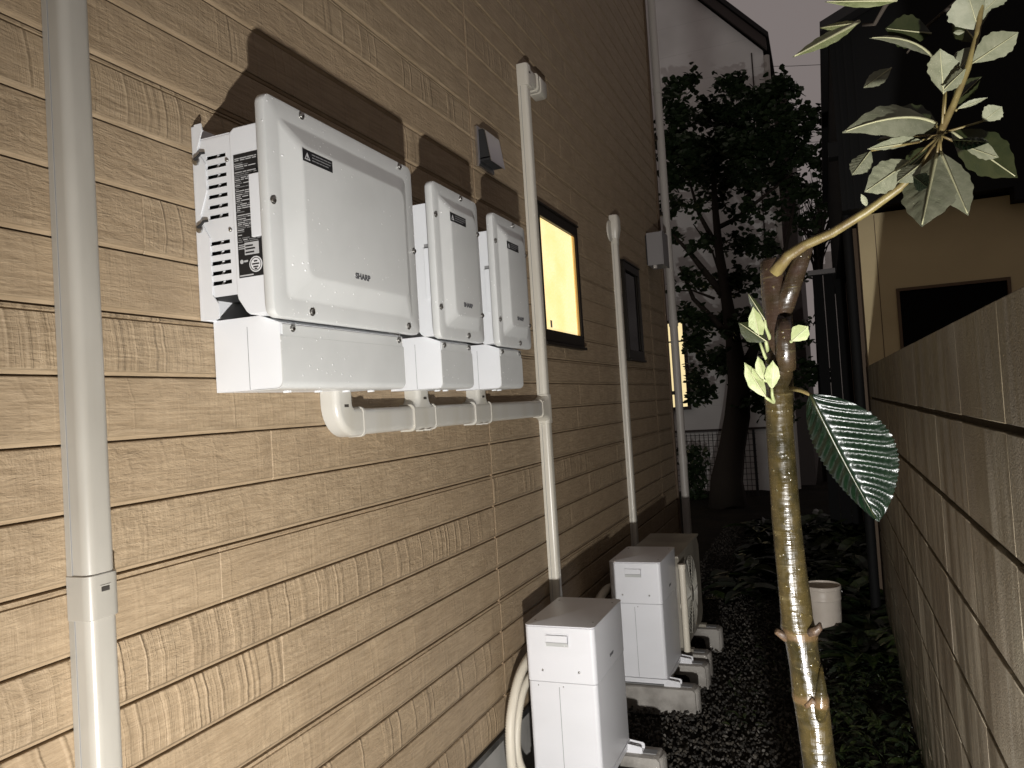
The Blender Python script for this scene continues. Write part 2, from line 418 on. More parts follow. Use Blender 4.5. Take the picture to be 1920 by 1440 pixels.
# gravel ------------------------------------------------------------
def pebble():
    bm = bmesh.new(); bmesh.ops.create_icosphere(bm, subdivisions=1, radius=1)
    v = np.array([x.co[:] for x in bm.verts]); f = [tuple(q.index for q in p.verts) for p in bm.faces]; bm.free()
    v = v*(1+rng.uniform(-.28, .28, (len(v), 1)))*np.array([1, rng.uniform(.6, .95), rng.uniform(.45, .75)]); return v, f
n = 21000
yy = 2.1+6.6*rng.random(n)**1.6; xx = rng.uniform(-1.12, -.02, n)
keep = (xx < -.12-.05*np.sin(yy*5)) | (rng.random(n) < .25); xx, yy = xx[keep], yy[keep]; n = len(xx)
P = np.stack([xx, yy, GZ+rng.uniform(-.012, .012, n)], 1)
gravel_m = [mat('gravel_dark', (.032, .029, .025), .6, .25), mat('gravel_mid', (.066, .058, .047), .6, .25), mat('gravel_pale', (.11, .10, .088), .65, .25)]
me = scatter_mesh('gravel', [pebble() for _ in range(8)], P, rand_rot(n), rng.uniform(.0042, .0100, n)*(1+.6*(rng.random(n) < .06)), gravel_m,
                  slots=rng.choice([0, 1, 2], n, p=[.66, .30, .04]).tolist())
tag(link('gravel', me, kind='stuff'), 'dark wet gravel covering the narrow passage floor', 'gravel')

# ================================================================== the house with siding
house = thing('siding_house', 'house wall of tan wood-grain siding boards along the left of the passage', 'house', (WX, 2.6, GZ))
HY0, HY1, HTOP = -1.0, 6.185, 6.3
Z0, ROW = .377, .11375
part('wall', MB().box(-4.5, WX-.009, HY0, HY1-.006, .36, HTOP), 'wallcore', house)
part('foundation', MB().box(-4.5, WX-.03, HY0, HY1-.03, GZ-.06, .372), 'foundation', house)
part('starter_strip', MB().box(WX-.04, WX+.006, HY0, HY1-.01, .352, .374), 'strip', house)
def board(y0, y1, k):
    L = y1-y0; h = ROW; dbl = (k % 4 == 3)
    gap = .0014; t = .0085
    # cross-section (x outwards, z up): bevelled lower lip, flat face, small round at the top
    pr = [(-t, gap), (-.0045, gap), (-.0030, .0035), (0, .0085), (0, h-.0040), (-.0010, h-.0026), (-.0050, h-.0016), (-t, h-.0016)]
    if dbl: pr = [(-t, gap), (-.0045, gap), (-.0030, .0035), (0, .0085), (0, h-.013), (-.0042, h-.0115), (-.0042, h-.0085), (-.0006, h-.0075), (-.0012, h-.0030), (-t, h-.0016)]
    e = .0016
    m = MB(); lp = []
    for yy_, dx in ((0, -.0014), (e, 0), (L-e, 0), (L, -.0014)):
        lp.append([(x+(dx if x > -t else 0), yy_, z) for x, z in pr])
    m.loops(lp)
    o = m.build('siding_board', 'siding', house)
    o.location = (0, y0-2.6, Z0+k*ROW-GZ); return o
seams = [HY0, 2.58, 5.61, HY1-.03]
for k in range(52):
    zc = Z0+k*ROW
    for a, b in zip(seams[:-1], seams[1:]):
        cuts = []
        if a == HY0 and k in (5, 9): cuts = [.3, 1.386]
        elif a == HY0: cuts = [.2+random.uniform(0, .9)] if k % 3 == 0 else ([1.386+random.uniform(-.5, .6)] if k % 3 == 1 else [])
        elif b-a > 1.5: cuts = [a+random.uniform(.7, 2.2)]
        if zc > 4.9: cuts = []
        e = [a+.004]+[c for c in cuts if a+.3 < c < b-.3]+[b-.004]
        for i in range(len(e)-1):
            board(e[i]+(.0006 if i else 0), e[i+1]-(.0006 if i < len(e)-2 else 0), k)
for ysm in (2.58, 5.61):
    part('sealant_joint', MB().box(WX-.0085, WX-.0012, ysm-.0038, ysm+.0038, Z0, HTOP-.02), 'caulk', house)
part('corner_trim', MB().box(WX-.05, WX+.012, HY1-.028, HY1+.012, Z0-.01, HTOP), 'browntrim_sideshade', house, bevel=.003)

def window(y0, y1, z0, z1, glass, label, lit):
    w = MB(); x0, x1 = WX-.004, WX+.022; b = .032
    w.box(x0, x1, y0, y1, z1-.05, z1); w.box(x0, x1, y0, y1, z0, z0+.055)
    w.box(x0, x1, y0, y0+b, z0+.055, z1-.05); w.box(x0, x1, y1-b, y1, z0+.055, z1-.05)
    f = part('window', w, 'bronze', house, bevel=.002)
    f['label'] = label
    subpart('sash', MB().box(WX+.004, WX+.012, y1-b-.030, y1-b-.002, z0+.057, z1-.052), 'bronze' if not lit else mat('sash_painted_glow', (.5, .33, .12), .5, .4, emit=((1., .55, .14), .35)), house, f)  # the lit window's sash glows by itself, standing for light on it
    subpart('pane', MB().box(WX+.001, WX+.006, y0+b-.002, y1-b-.028, z0+.053, z1-.048), glass, house, f)
    subpart('sill', MB().box(WX, WX+.034, y0-.006, y1+.006, z0-.016, z0-.002), 'bronze', house, f, bevel=.003)
    subpart('head_flashing', MB().box(WX, WX+.028, y0-.006, y1+.006, z1+.002, z1+.010), 'bronze', house, f)
    return f
wl_ = window(3.20, 3.800, 1.815, 2.432, 'litglass', 'frosted window glowing warm yellow in a dark frame', True)
stick = MB().box(WX+.0065, WX+.0072, 3.325, 3.350, 1.885, 1.918)
subpart('sticker', stick, 'beige', house, wl_)
window(4.780, 5.215, 1.795, 2.415, 'blackglass', 'unlit dark window beyond the second duct', False)

# ================================================================== ducts on the wall
def duct_profile(w, d, back=.010):
    """(along, out) section of a slim duct: narrow back tray and a rounded cover a hair wider"""
    r = min(.016, d*.45); pr = [(0, 0), (0, back), (-.0018, back+.0008)]
    pr = [(0, 0)]
    for a in range(0, 91, 15):
        t = R(180-a); pr.append((r+r*math.cos(t), d-r+r*math.sin(t)))
    for a in range(0, 91, 15):
        t = R(90-a); pr.append((w-r+r*math.cos(t), d-r+r*math.sin(t)))
    pr.append((w, 0)); return pr
def vduct(root, y0, w, d, z0, z1, name='duct_cover', m='duct'):
    mb = MB(); pr = duct_profile(w, d)
    mb.loops([[(WX+.001+o, y0+a, z) for a, o in pr] for z in (z0, z1)])
    o = part(name, mb, m, root, smooth=True)
    seam = MB().box(WX+.001, WX+.0125, y0-.0014, y0+.0005, z0, z1)
    subpart('base_rail', seam, m, root, o)
    line = MB().box(WX+.0125, WX+.0140, y0-.0006, y0+.0004, z0, z1)
    subpart('seam_line', line, 'seam', root, o)
    return o
def band(root, y0, w, d, z0, z1, g_=.0028, name='coupling', m='duct'):
    mb = MB(); pr = duct_profile(w+2*g_, d+g_)
    lp = []
    for z, s in ((z0, -.0014), (z0+.0015, 0), (z1-.0015, 0), (z1, -.0014)):
        q = duct_profile(w+2*(g_+s), d+g_+s); lp.append([(WX+.001+o, y0-g_-s+a, z) for a, o in q])
    mb.loops(lp); return part(name, mb, m, root, smooth=True)
def slot(root, par, y, z, w, x):
    subpart('wedge_slot', MB().box(x-.004, x+.0006, y-w/2, y+w/2, z-.0035, z+.0035), 'duct_slot', root, par)

dp = thing('slim_duct', 'wide cream duct running the full height nearest the camera', 'duct', (WX, .90, GZ))
vduct(dp, .878, .056, .046, 1.262, HTOP-.5, m='duct_grey'); vduct(dp, .878, .056, .046, GZ-.005, 1.238, m='duct_grey')
c_ = band(dp, .878, .056, .046, 1.232, 1.304, m='duct_grey'); slot(dp, c_, .906, 1.279, .014, WX+.051)
subpart('retaining_lip', MB().box(WX+.0490, WX+.0512, .897, .916, 1.2835, 1.2855), 'duct_grey', dp, c_)

# conduit beneath the three boxes joined to the tall duct
cz0, cz1, cdp = 1.484, 1.552, .045
cr = thing('conduit_run', 'cream conduit run with elbow and two tees under the three white boxes', 'conduit', (WX, 1.57, cz0))
def hduct(y0, y1, name='duct_cover'):
    pr = duct_profile(cz1-cz0, cdp); mb = MB()
    mb.loops([[(WX+.001+o, y, cz0+a) for a, o in pr] for y in (y0, y1)])
    return part(name, mb, 'duct', cr, smooth=True)
hduct(1.66, 2.04); hduct(2.05, 2.47); hduct(2.47, 3.11)
def hband(y0, y1, g_=.0032, name='coupling'):
    pr = duct_profile(cz1-cz0+2*g_, cdp+g_); mb = MB()
    mb.loops([[(WX+.001+o, y, cz0-g_+a) for a, o in pr] for y in (y0, y1)])
    return part(name, mb, 'duct', cr, smooth=True)
def elbow():
    # swept bend from going down to going along +Y
    w = cz1-cz0+.006; d = cdp+.003; mb = MB(); pr = duct_profile(w, d); lp = []
    ya, yb = 1.572, 1.572+w; r0 = .012; cyc, czc = yb+r0, cz1+.003+r0
    lp.append([(WX+.001+o, ya+a, 1.600) for a, o in pr])
    for i in range(11):
        t = R(180+90*i/10); rad = lambda a: (r0+w)-a
        lp.append([(WX+.001+o, cyc+(r0+w-a)*math.cos(t), czc+(r0+w-a)*math.sin(t)) for a, o in pr])
    lp.append([(WX+.001+o, 1.690, cz0-.003+a) for a, o in pr])
    mb.loops(lp); return part('elbow', mb, 'duct', cr, smooth=True)
el = elbow(); slot(cr, el, 1.612, 1.560, .018, WX+cdp+.0038)
hband(1.684, 1.692, .0050, 'rim')
def tee(yc):
    w = .068; mb = MB(); pr = duct_profile(w, cdp+.003); lp = []
    for z, f in ((1.600, 1.), (1.578, 1.), (1.566, 1.12), (1.556, 1.4), (1.548, 1.95)):
        lp.append([(WX+.001+o, yc+(a-w/2)*f, z) for a, o in pr])
    mb.loops(lp); t = part('tee', mb, 'duct', cr, smooth=True)
    b = hband(yc-.066, yc+.066, .0032, 'tee_sleeve')
    hband(yc-.068, yc-.062, .0052, 'rim'); hband(yc+.062, yc+.068, .0052, 'rim')
    slot(cr, t, yc+.002, 1.574, .018, WX+cdp+.0042)
    for q in (-.022, .022):
        subpart('clip', MB().box(WX+.028, WX+.052, yc+q-.004, yc+q+.004, cz0-.0068, cz0-.0030), 'duct', cr, b)
tee(2.015); tee(2.435)

td = thing('slim_duct', 'tall cream duct with a turned end cap between the white boxes and the lit window', 'duct', (WX, 3.13, GZ))
vduct(td, 3.108, .052, .042, 1.575, 2.94, m='duct_pale'); vduct(td, 3.108, .052, .042, .372, 1.455, m='duct_pale')
vduct(td, 3.110, .040, .034, GZ-.01, .370, 'lower_pipe', 'pole')
band(td, 3.108, .052, .042, 1.452, 1.578, .0036, 'tee_sleeve', m='duct_pale')
tb = MB(); pr = duct_profile(.075, .0475); lp = []
for y, f in ((3.04, 1.), (3.07, 1.02), (3.095, 1.25), (3.112, 1.6)):
    lp.append([(WX+.001+o, y, 1.518+(a-.0375)*f) for a, o in pr])
tb.loops(lp); part('tee_branch', tb, 'duct_pale', td, smooth=True)
hd = MB(); w = .058; d = .050; pr = duct_profile(w, d); lp = [[(WX+.001+o, 3.105+a, 2.925) for a, o in pr], [(WX+.001+o, 3.105+a, 3.005) for a, o in pr],
      [(WX+.001+o*.96, 3.107+a*.94, 3.022) for a, o in pr]]
hd.loops(lp); el2 = part('elbow', hd, 'duct_pale', td, smooth=True)
for y0_, y1_, z0_, z1_, dd, nm in ((3.160, 3.235, 2.945, 3.018, .046, 'side_branch'), (3.235, 3.262, 2.940, 3.024, .052, 'rim'), (3.262, 3.345, 2.938, 3.020, .056, 'end_cap')):
    pr = duct_profile(z1_-z0_, dd); mb = MB(); lp = [[(WX+.001+o, y, z0_+a) for a, o in pr] for y in (y0_, y1_-.008)]
    lp.append([(WX+.001+o*.9, y1_, z0_+.004+a*.9) for a, o in pr]); mb.loops(lp); part(nm, mb, 'duct_pale', td, smooth=True)
slot(td, el2, 3.133, 2.985, .014, WX+.0518)

d2 = thing('slim_duct', 'slim cream duct with a round elbow top between the lit and the dark window', 'duct', (WX, 4.60, GZ))
vduct(d2, 4.575, .056, .036, .372, 2.50, m='duct_pale'); vduct(d2, 4.577, .046, .032, GZ-.01, .370, 'lower_pipe', 'pole')
band(d2, 4.575, .056, .036, 2.485, 2.525, m='duct_pale')
mb = MB(); pr = duct_profile(.060, .040); lp = []
for z, f in ((2.52, 1.), (2.545, 1.25), (2.58, 1.6), (2.64, 1.6), (2.662, 1.35)):
    lp.append([(WX+.001+o*(1+(f-1)*.5), 4.603+(a-.03)*f, z) for a, o in pr])
mb.loops(lp); part('elbow_head', mb, 'duct_pale', d2, smooth=True)
mb = MB(); mb.tube([(WX+.002, 4.545, 2.562), (WX+.010, 4.545, 2.562), (WX+.013, 4.545, 2.562)], [.064, .064, .058], n=28); part('wall_flange', mb, 'duct_pale', d2, smooth=True)

# ================================================================== white power boxes
def screw_mb(x, y, z, r=.0062):
    mb = MB(); lp = []
    for dx, rr_ in ((0, r*1.35), (.0012, r*1.35), (.0013, r), (.0045, r*.92), (.0055, r*.6)):
        lp.append([(x+dx, y+rr_*math.cos(2*math.pi*i/12), z+rr_*math.sin(2*math.pi*i/12)) for i in range(12)])
    mb.loops(lp); return mb
def screw(root, par, x, y, z, r=.0062):
    o = subpart('screw', screw_mb(x, y, z, r), 'screw', root, par, smooth=True)
    subslot = None
    return o
def power_box(label, c0, c1, b0, b1, l0, l1, big, st, lg, scr):
    """c: cover, b: body, l: lower compartment extents along the wall"""
    root = thing('power_box', label, 'power box', (WX, (c0+c1)/2, 1.597), 'white power boxes on the siding')
    zt, zb = 2.166, 1.731
    # mounting plate with cut corner
    part('mounting_plate', MB().prism([(b0-.004, 1.742), (b1+.004, 1.742), (b1+.004, 2.136), (b0-.004, 2.136)], 'x', WX+.0005, WX+.010), 'white', root, bevel=.002)
    fl = MB()
    prf = [(WX+.010, 1.742), (WX+.040, 1.742), (WX+.052, 1.760), (WX+.052, 1.776), (WX+.036, 1.790), (WX+.034, 1.93), (WX+.018, 1.955), (WX+.018, 1.965),
           (WX+.034, 2.005), (WX+.034, 2.06), (WX+.016, 2.085), (WX+.030, 2.125), (WX+.028, 2.138), (WX+.010, 2.138)]
    prf = [(WX+.010, 1.742), (WX+.050, 1.742), (WX+.050, 1.772), (WX+.036, 1.790), (WX+.036, 1.905), (WX+.016, 1.94), (WX+.016, 1.955), (WX+.034, 2.00),
           (WX+.034, 2.055), (WX+.014, 2.085), (WX+.030, 2.125), (WX+.028, 2.138), (WX+.010, 2.138)]
    fl.prism(prf, 'y', b0-.005, b0-.0025); part('side_flange', fl, 'white', root)
    # body: rear chassis (dark inside behind the slotted side), front shell
    ch = MB().box(WX+.010, -1.052, b0+.010, b1, 1.786, 2.104); rear = part('chassis', ch, 'dark', root)
    if big:
        sp = MB(); xa, xb = -1.116, -1.066; zs = [2.064-.0212*i for i in range(8)]; zs = [2.066, 2.046, 2.026, 2.006, 1.986, 1.966, 1.946-.010, 1.915-.001]
        top = [2.066, 2.047, 2.027, 2.007, 1.987, 1.966, 1.946]; low = [1.893, 1.873, 1.853, 1.833, 1.813]
        zs = top+low; hh = .0042
        sp.box(WX+.010, xa, b0-.002, b0+.002, 1.786, 2.104); sp.box(xb, -1.052, b0-.002, b0+.002, 1.786, 2.104)
        e = [2.104]
        for z in zs: e += [z+hh, z-hh]
        e.append(1.786)
        for i in range(0, len(e), 2): sp.box(xa, xb, b0-.0019, b0+.0019, e[i+1], e[i])
        panel = part('slotted_side', sp, 'white', root)
        lv = MB()
        for z in zs: lv.add([(xa+.012, b0+.009, z-hh), (xa+.018, b0+.009, z-hh), (xa+.030, b0+.004, z+hh), (xa+.024, b0+.004, z+hh)], [(0,1,2,3)])
        subpart('louver', lv, 'white', root, panel)
        for z in (2.053, 1.914): screw_y(root, panel, -1.062, b0-.002, z, .0040)
        for z in (2.063, 1.926):
            screw_y(root, panel, -1.137, b0-.006, z, .0085)
            subpart('lanyard', MB().tube([(-1.137, b0-.012, z+.002), (-1.126, b0-.013, z+.006), (-1.121, b0-.011, z+.012), (-1.113, b0-.008, z+.013)], .0026, 6), 'dark', root, panel, smooth=True)
    else:
        sp = MB().box(WX+.010, -1.052, b0-.002, b0+.002, 1.786, 2.104); panel = part('side_panel', sp, 'white', root)
    part('top_panel', MB().box(WX+.010, -1.052, b0-.001, b1, 2.1042, 2.108), 'white', root)
    shell = MB().prism([(-1.051, 1.786), (-1.049, 1.775), (-1.030, 1.748), (-1.022, 1.742), (-.975, 1.742), (-.975, 2.112), (-1.040, 2.112), (-1.051, 2.104)], 'y', b0-.006, b1+.002)
    front = part('front_shell', shell, 'white', root, bevel=.0015)
    notch_z = (2.012, 1.890) if big else (1.985, 1.845)
    subpart('side_clip', MB().box(-1.003, -.974, b0-.013, b0-.0062, notch_z[1], notch_z[0]), 'white', root, front, bevel=.001)
    subpart('clip_gap', MB().box(-1.004, -.974, b0-.0068, b0-.0061, notch_z[0], notch_z[0]+.012), 'seam', root, front)
    if big:
        y = b0-.0062
        lb = subpart('rating_label', MB().box(-1.043, -.984, y-.0006, y+.0004, 1.815, 2.058), 'label', root, front)
        pr = MB(); pd = MB(); z = 2.050
        while z > 1.872:
            x = -1.040
            if random.random() < .35: pr.box(x-.0015, x-.0003, y-.0010, y-.0005, z-.0012, z)
            while x < -.990:
                wd = random.uniform(.006, .022); q = pr if random.random() < .45 else pd
                q.box(x, min(x+wd, -.987), y-.0010, y-.0005, z-.0016, z); x += wd+random.uniform(.001, .004)
                if random.random() < .22: break
            z -= random.choice((.0036, .0036, .0040, .0062))
        subpart('printed_lines', pr, 'print', root, front); subpart('fine_print', pd, 'printdim', root, front)
        subpart('serial_plate', MB().box(-1.026, -.992, y-.0012, y-.0005, 1.858, 1.882), 'print', root, front)
        sb = MB()
        for zz in (1.877, 1.871, 1.864): sb.box(-1.024, -1.003+random.uniform(-.004, .003), y-.0016, y-.0011, zz-.003, zz)
        subpart('serial_text', sb, 'label', root, front)
        def disc(r, yo, x, z): return [(x+r*math.cos(2*math.pi*i/24), yo, z+r*math.sin(2*math.pi*i/24)) for i in range(24)]
        subpart('round_badge', MB().loops([disc(.0155, y-.0005, -1.001, 1.838), disc(.0155, y-.0011, -1.001, 1.838)]), mat('badge_white', (.6, .6, .6), .5, .3), root, front)
        rg = MB().loops([disc(.0132, y-.0012, -1.001, 1.838), disc(.0132, y-.0014, -1.001, 1.838), disc(.0118, y-.0014, -1.001, 1.838), disc(.0118, y-.0012, -1.001, 1.838)], close=True)
        for zz, hw in ((1.844, .004), (1.8385, .0085), (1.833, .006), (1.829, .003)): rg.box(-1.001-hw, -1.001+hw, y-.0016, y-.0011, zz-.0015, zz+.0012)
        subpart('badge_marks', rg, 'label', root, front)
        lg_ = MB().loops([disc(.0042, y-.0010, -1.0345, 1.846), disc(.0042, y-.0012, -1.0345, 1.846)]); lg_.box(-1.029, -1.020, y-.0010, y-.0005, 1.8445, 1.848)
        lg_.box(-1.041, -1.008, y-.0010, y-.0005, 1.8175, 1.8200)
        subpart('maker_mark', lg_, 'print', root, front)
    # lower wiring compartment
    lo = MB()
    zl0, zl1 = 1.597, 1.726; xf = -.983; r = .014
    sec = [(WX+.001, zl0), (xf-r, zl0)]+[(xf-r+r*math.sin(R(a)), zl0+r-r*math.cos(R(a))) for a in (18, 36, 54, 72, 90)]+[(xf, zl1), (-1.03, zl1+.018), (WX+.001, zl1+.018)]
    lo.prism(sec, 'y', l0, l1); low = part('wiring_compartment', lo, 'white', root, smooth=True)
    subpart('side_seam', MB().box(-1.0640, -1.0628, l0-.0004, l0+.001, zl0+.001, zl1-.002), 'seam', root, low)
    sec2 = [(-1.055, zl0-.0022), (xf-r, zl0-.0022)]+[(xf-r+(r+.0022)*math.sin(R(a)), zl0+r-(r+.0022)*math.cos(R(a))) for a in (18, 36, 54, 72, 90)]+[(xf+.0022, zl1-.026), (xf+.0002, zl1-.026)]
    sec2 += [(xf-r+(r+.0002)*math.sin(R(a)), zl0+r-(r+.0002)*math.cos(R(a))) for a in (90, 72, 54, 36, 18)]+[(xf-r, zl0-.0002), (-1.055, zl0-.0002)]
    subpart('compartment_cover', MB().prism(sec2, 'y', l0-.001, l1+.001), 'cover', root, low, smooth=True)
    tabm = subpart('cover_tab', MB().box(xf+.0001, xf+.0020, l0+.006, l1-.006, zl1-.0258, zl1-.003), 'cover', root, low)
    for y in (l0+.036 if big else l0+.020, l1-.022): screw(root, low, xf+.002, y, zl1-.010, .0055)
    for y in np.linspace(l0+.10, l1-.05, 4 if big else 2):
        subpart('drain_nub', MB().box(-1.06, -1.045, y-.004, y+.004, zl0-.0062, zl0-.0023), 'white', root, low)
    # raised front cover
    cv = MB(); xr = -.955
    L = []
    e1, e2 = (.040, .084) if big else (.033, .066)
    for x, ins, rad in ((-.978, .002, .018), (-.974, 0, .018), (xr-.006, 0, .018), (xr-.0018, .0016, .017), (xr, .006, .015), (xr, e1-.004, .014), (xr+.0006, e1, .014), (xr+.0022, e1+.004, .015),
                        (xr+.0188, e2-.004, .022), (xr+.0204, e2, .024), (xr+.0210, e2+.004, .024)):
        L.append([(x, a, b) for a, b in rr(c0+ins, c1-ins, zb+ins, zt-ins, rad)])
    cv.loops(L); cover = part('front_cover', cv, 'cover', root, smooth=True)
    xq = xr+.0210
    if big: pos = [(c0+.115, zt-.012), (c1-.062, zt-.012), (c0+.012, 1.956), (c1-.012, 1.947), (c0+.115, zb+.018), (c1-.062, zb+.018)]
    else: pos = [((c0+c1)/2+.03, zt-.014), (c0+.012, zt-.095), (c1-.012, zt-.10), (c0+.012, zb+.085), (c1-.012, zb+.085), ((c0+c1)/2+.03, zb+.016)]
    for y, z in pos: screw(root, cover, xr, y, z, .0062)
    ys0, zs0 = st; wl2, hl2 = .100, .0245
    sx = xq
    wl3 = subpart('warning_label', MB().box(sx+.0001, sx+.0008, ys0, ys0+wl2, zs0-hl2, zs0), 'label', root, cover)
    t = MB(); tx0, tx1 = sx+.0008, sx+.0012; cyy = ys0+.014; base = zs0-.020; ht = .0150
    t.loops([[(tx0, cyy-.009, base), (tx0, cyy+.009, base), (tx0, cyy, base+ht)], [(tx1, cyy-.009, base), (tx1, cyy+.009, base), (tx1, cyy, base+ht)],
             [(tx1, cyy-.0062, base+.0016), (tx1, cyy+.0062, base+.0016), (tx1, cyy, base+ht-.0034)], [(tx0, cyy-.0062, base+.0016), (tx0, cyy+.0062, base+.0016), (tx0, cyy, base+ht-.0034)]], close=True)
    t.box(tx0, tx1, cyy-.0009, cyy+.0009, base+.0045, base+.0100); t.box(tx0, tx1, cyy-.0009, cyy+.0009, base+.0023, base+.0037)
    subpart('warning_triangle', t, 'print', root, cover)
    tl = MB()
    for i, zz in enumerate((zs0-.0045, zs0-.0105, zs0-.0165)):
        y = ys0+.030
        while y < ys0+.094-.02*(i == 2):
            wd = random.uniform(.004, .014); tl.box(tx0, tx1, y, min(y+wd, ys0+.096), zz-.0021, zz); y += wd+.0018
    subpart('warning_text', tl, 'printdim', root, cover)
    lt = text_mesh('maker_lettering', 'SHARP', .0175, 'logo', cover, (0, 0, 0), 1.6, 1.12)
    lt.location = Vector((sx+.0006, lg[0], lg[1]))-root.location
    return root
def screw_y(root, par, x, y, z, r):
    mb = MB(); lp = []
    for dy, q in ((0, r), (-.002, r), (-.0035, r*.8), (-.0045, r*.4)):
        lp.append([(x+q*math.cos(2*math.pi*i/12), y+dy, z+q*math.sin(2*math.pi*i/12)) for i in range(12)])
    mb.loops(lp); return subpart('screw', mb, 'screw', root, par, smooth=True)
power_box('largest white power box with slotted side and black rating label', 1.180, 1.748, 1.196, 1.705, 1.227, 1.700, True, (1.264, 2.074), (1.458, 1.839), None)
power_box('narrow white power box in the middle, next to the largest one', 1.858, 2.155, 1.892, 2.130, 1.907, 2.108, False, (1.918, 2.085), (2.002, 1.830), None)
power_box('narrow white power box at the far end beside the tall cream duct', 2.270, 2.560, 2.302, 2.535, 2.325, 2.519, False, (2.330, 2.077), (2.411, 1.825), None)

# ================================================================== vent hood, grey cabinet
vh = thing('vent_hood', 'square stainless vent hood on the siding left of the tall duct', 'vent hood', (WX, 2.68, 2.44))
part('back_plate', MB().box(WX+.0008, WX+.012, 2.612, 2.755, 2.440, 2.592), 'steel', vh, bevel=.002)
hb = MB(); fx = WX+.060
hb.prism([(WX+.012, 2.448), (WX+.0135, 2.448), (WX+.0135, 2.578), (fx-.028, 2.578), (fx-.020, 2.570), (fx-.002, 2.452), (fx, 2.452), (fx-.018, 2.571), (fx-.027, 2.580), (WX+.012, 2.580)], 'y', 2.618, 2.750)
part('hood', hb, 'steel', vh, smooth=True)
for y in (2.618, 2.7485): part('cheek', MB().prism([(WX+.0136, 2.470), (fx-.0052, 2.470), (fx-.0215, 2.5700), (fx-.030, 2.5775), (WX+.0136, 2.5775)], 'y', y, y+.0015), 'dark', vh)
part('louver', MB().box(WX+.015, fx-.006, 2.6205, 2.7475, 2.458, 2.466), 'dark', vh)
gb = thing('wall_cabinet', 'small grey metal cabinet high on the wall by the far corner', 'cabinet', (WX, 5.68, 2.50))
part('case', MB().box(WX+.012, WX+.122, 5.58, 5.79, 2.502, 2.742), 'box_grey', gb, bevel=.003)
part('lid', MB().box(WX+.1225, WX+.130, 5.575, 5.795, 2.498, 2.748), 'box_grey', gb, bevel=.002)
part('mounting_bracket', MB().box(WX+.0006, WX+.0118, 5.60, 5.77, 2.515, 2.73), 'dark', gb)
part('cable_gland', MB().tube([(WX+.06, 5.60, 2.5018), (WX+.06, 5.60, 2.478)], .016, 10), 'pole', gb, smooth=True)

# corner downpipe
cp = thing('downpipe', 'thin grey downpipe at the far corner of the siding house', 'downpipe', (WX+.06, 6.235, GZ))
def vtube(root, x, y, z0, z1, r, name='pipe', m='pole'): return part(name, MB().tube([(x, y, z0), (x, y, z1)], r, 14), m, root, smooth=True)
px_, py_ = WX+.052, 6.235
vtube(cp, px_, py_, GZ-.01, HTOP, .032)
for z in (1.0, 2.10, 4.0): vtube(cp, px_, py_, z, z+.05, .0365, 'collar')
for z in (1.55, 3.0, 3.62): part('bracket', MB().box(WX-.02, px_-.02, py_-.035, py_-.005, z, z+.03), 'bronze', cp)
part('drain_elbow', MB().tube([(px_+.02, py_-.06, .40), (px_+.03, py_-.10, .42), (px_+.03, py_-.14, .40), (px_+.03, py_-.15, .36)], .026, 10), 'pole', cp, smooth=True)

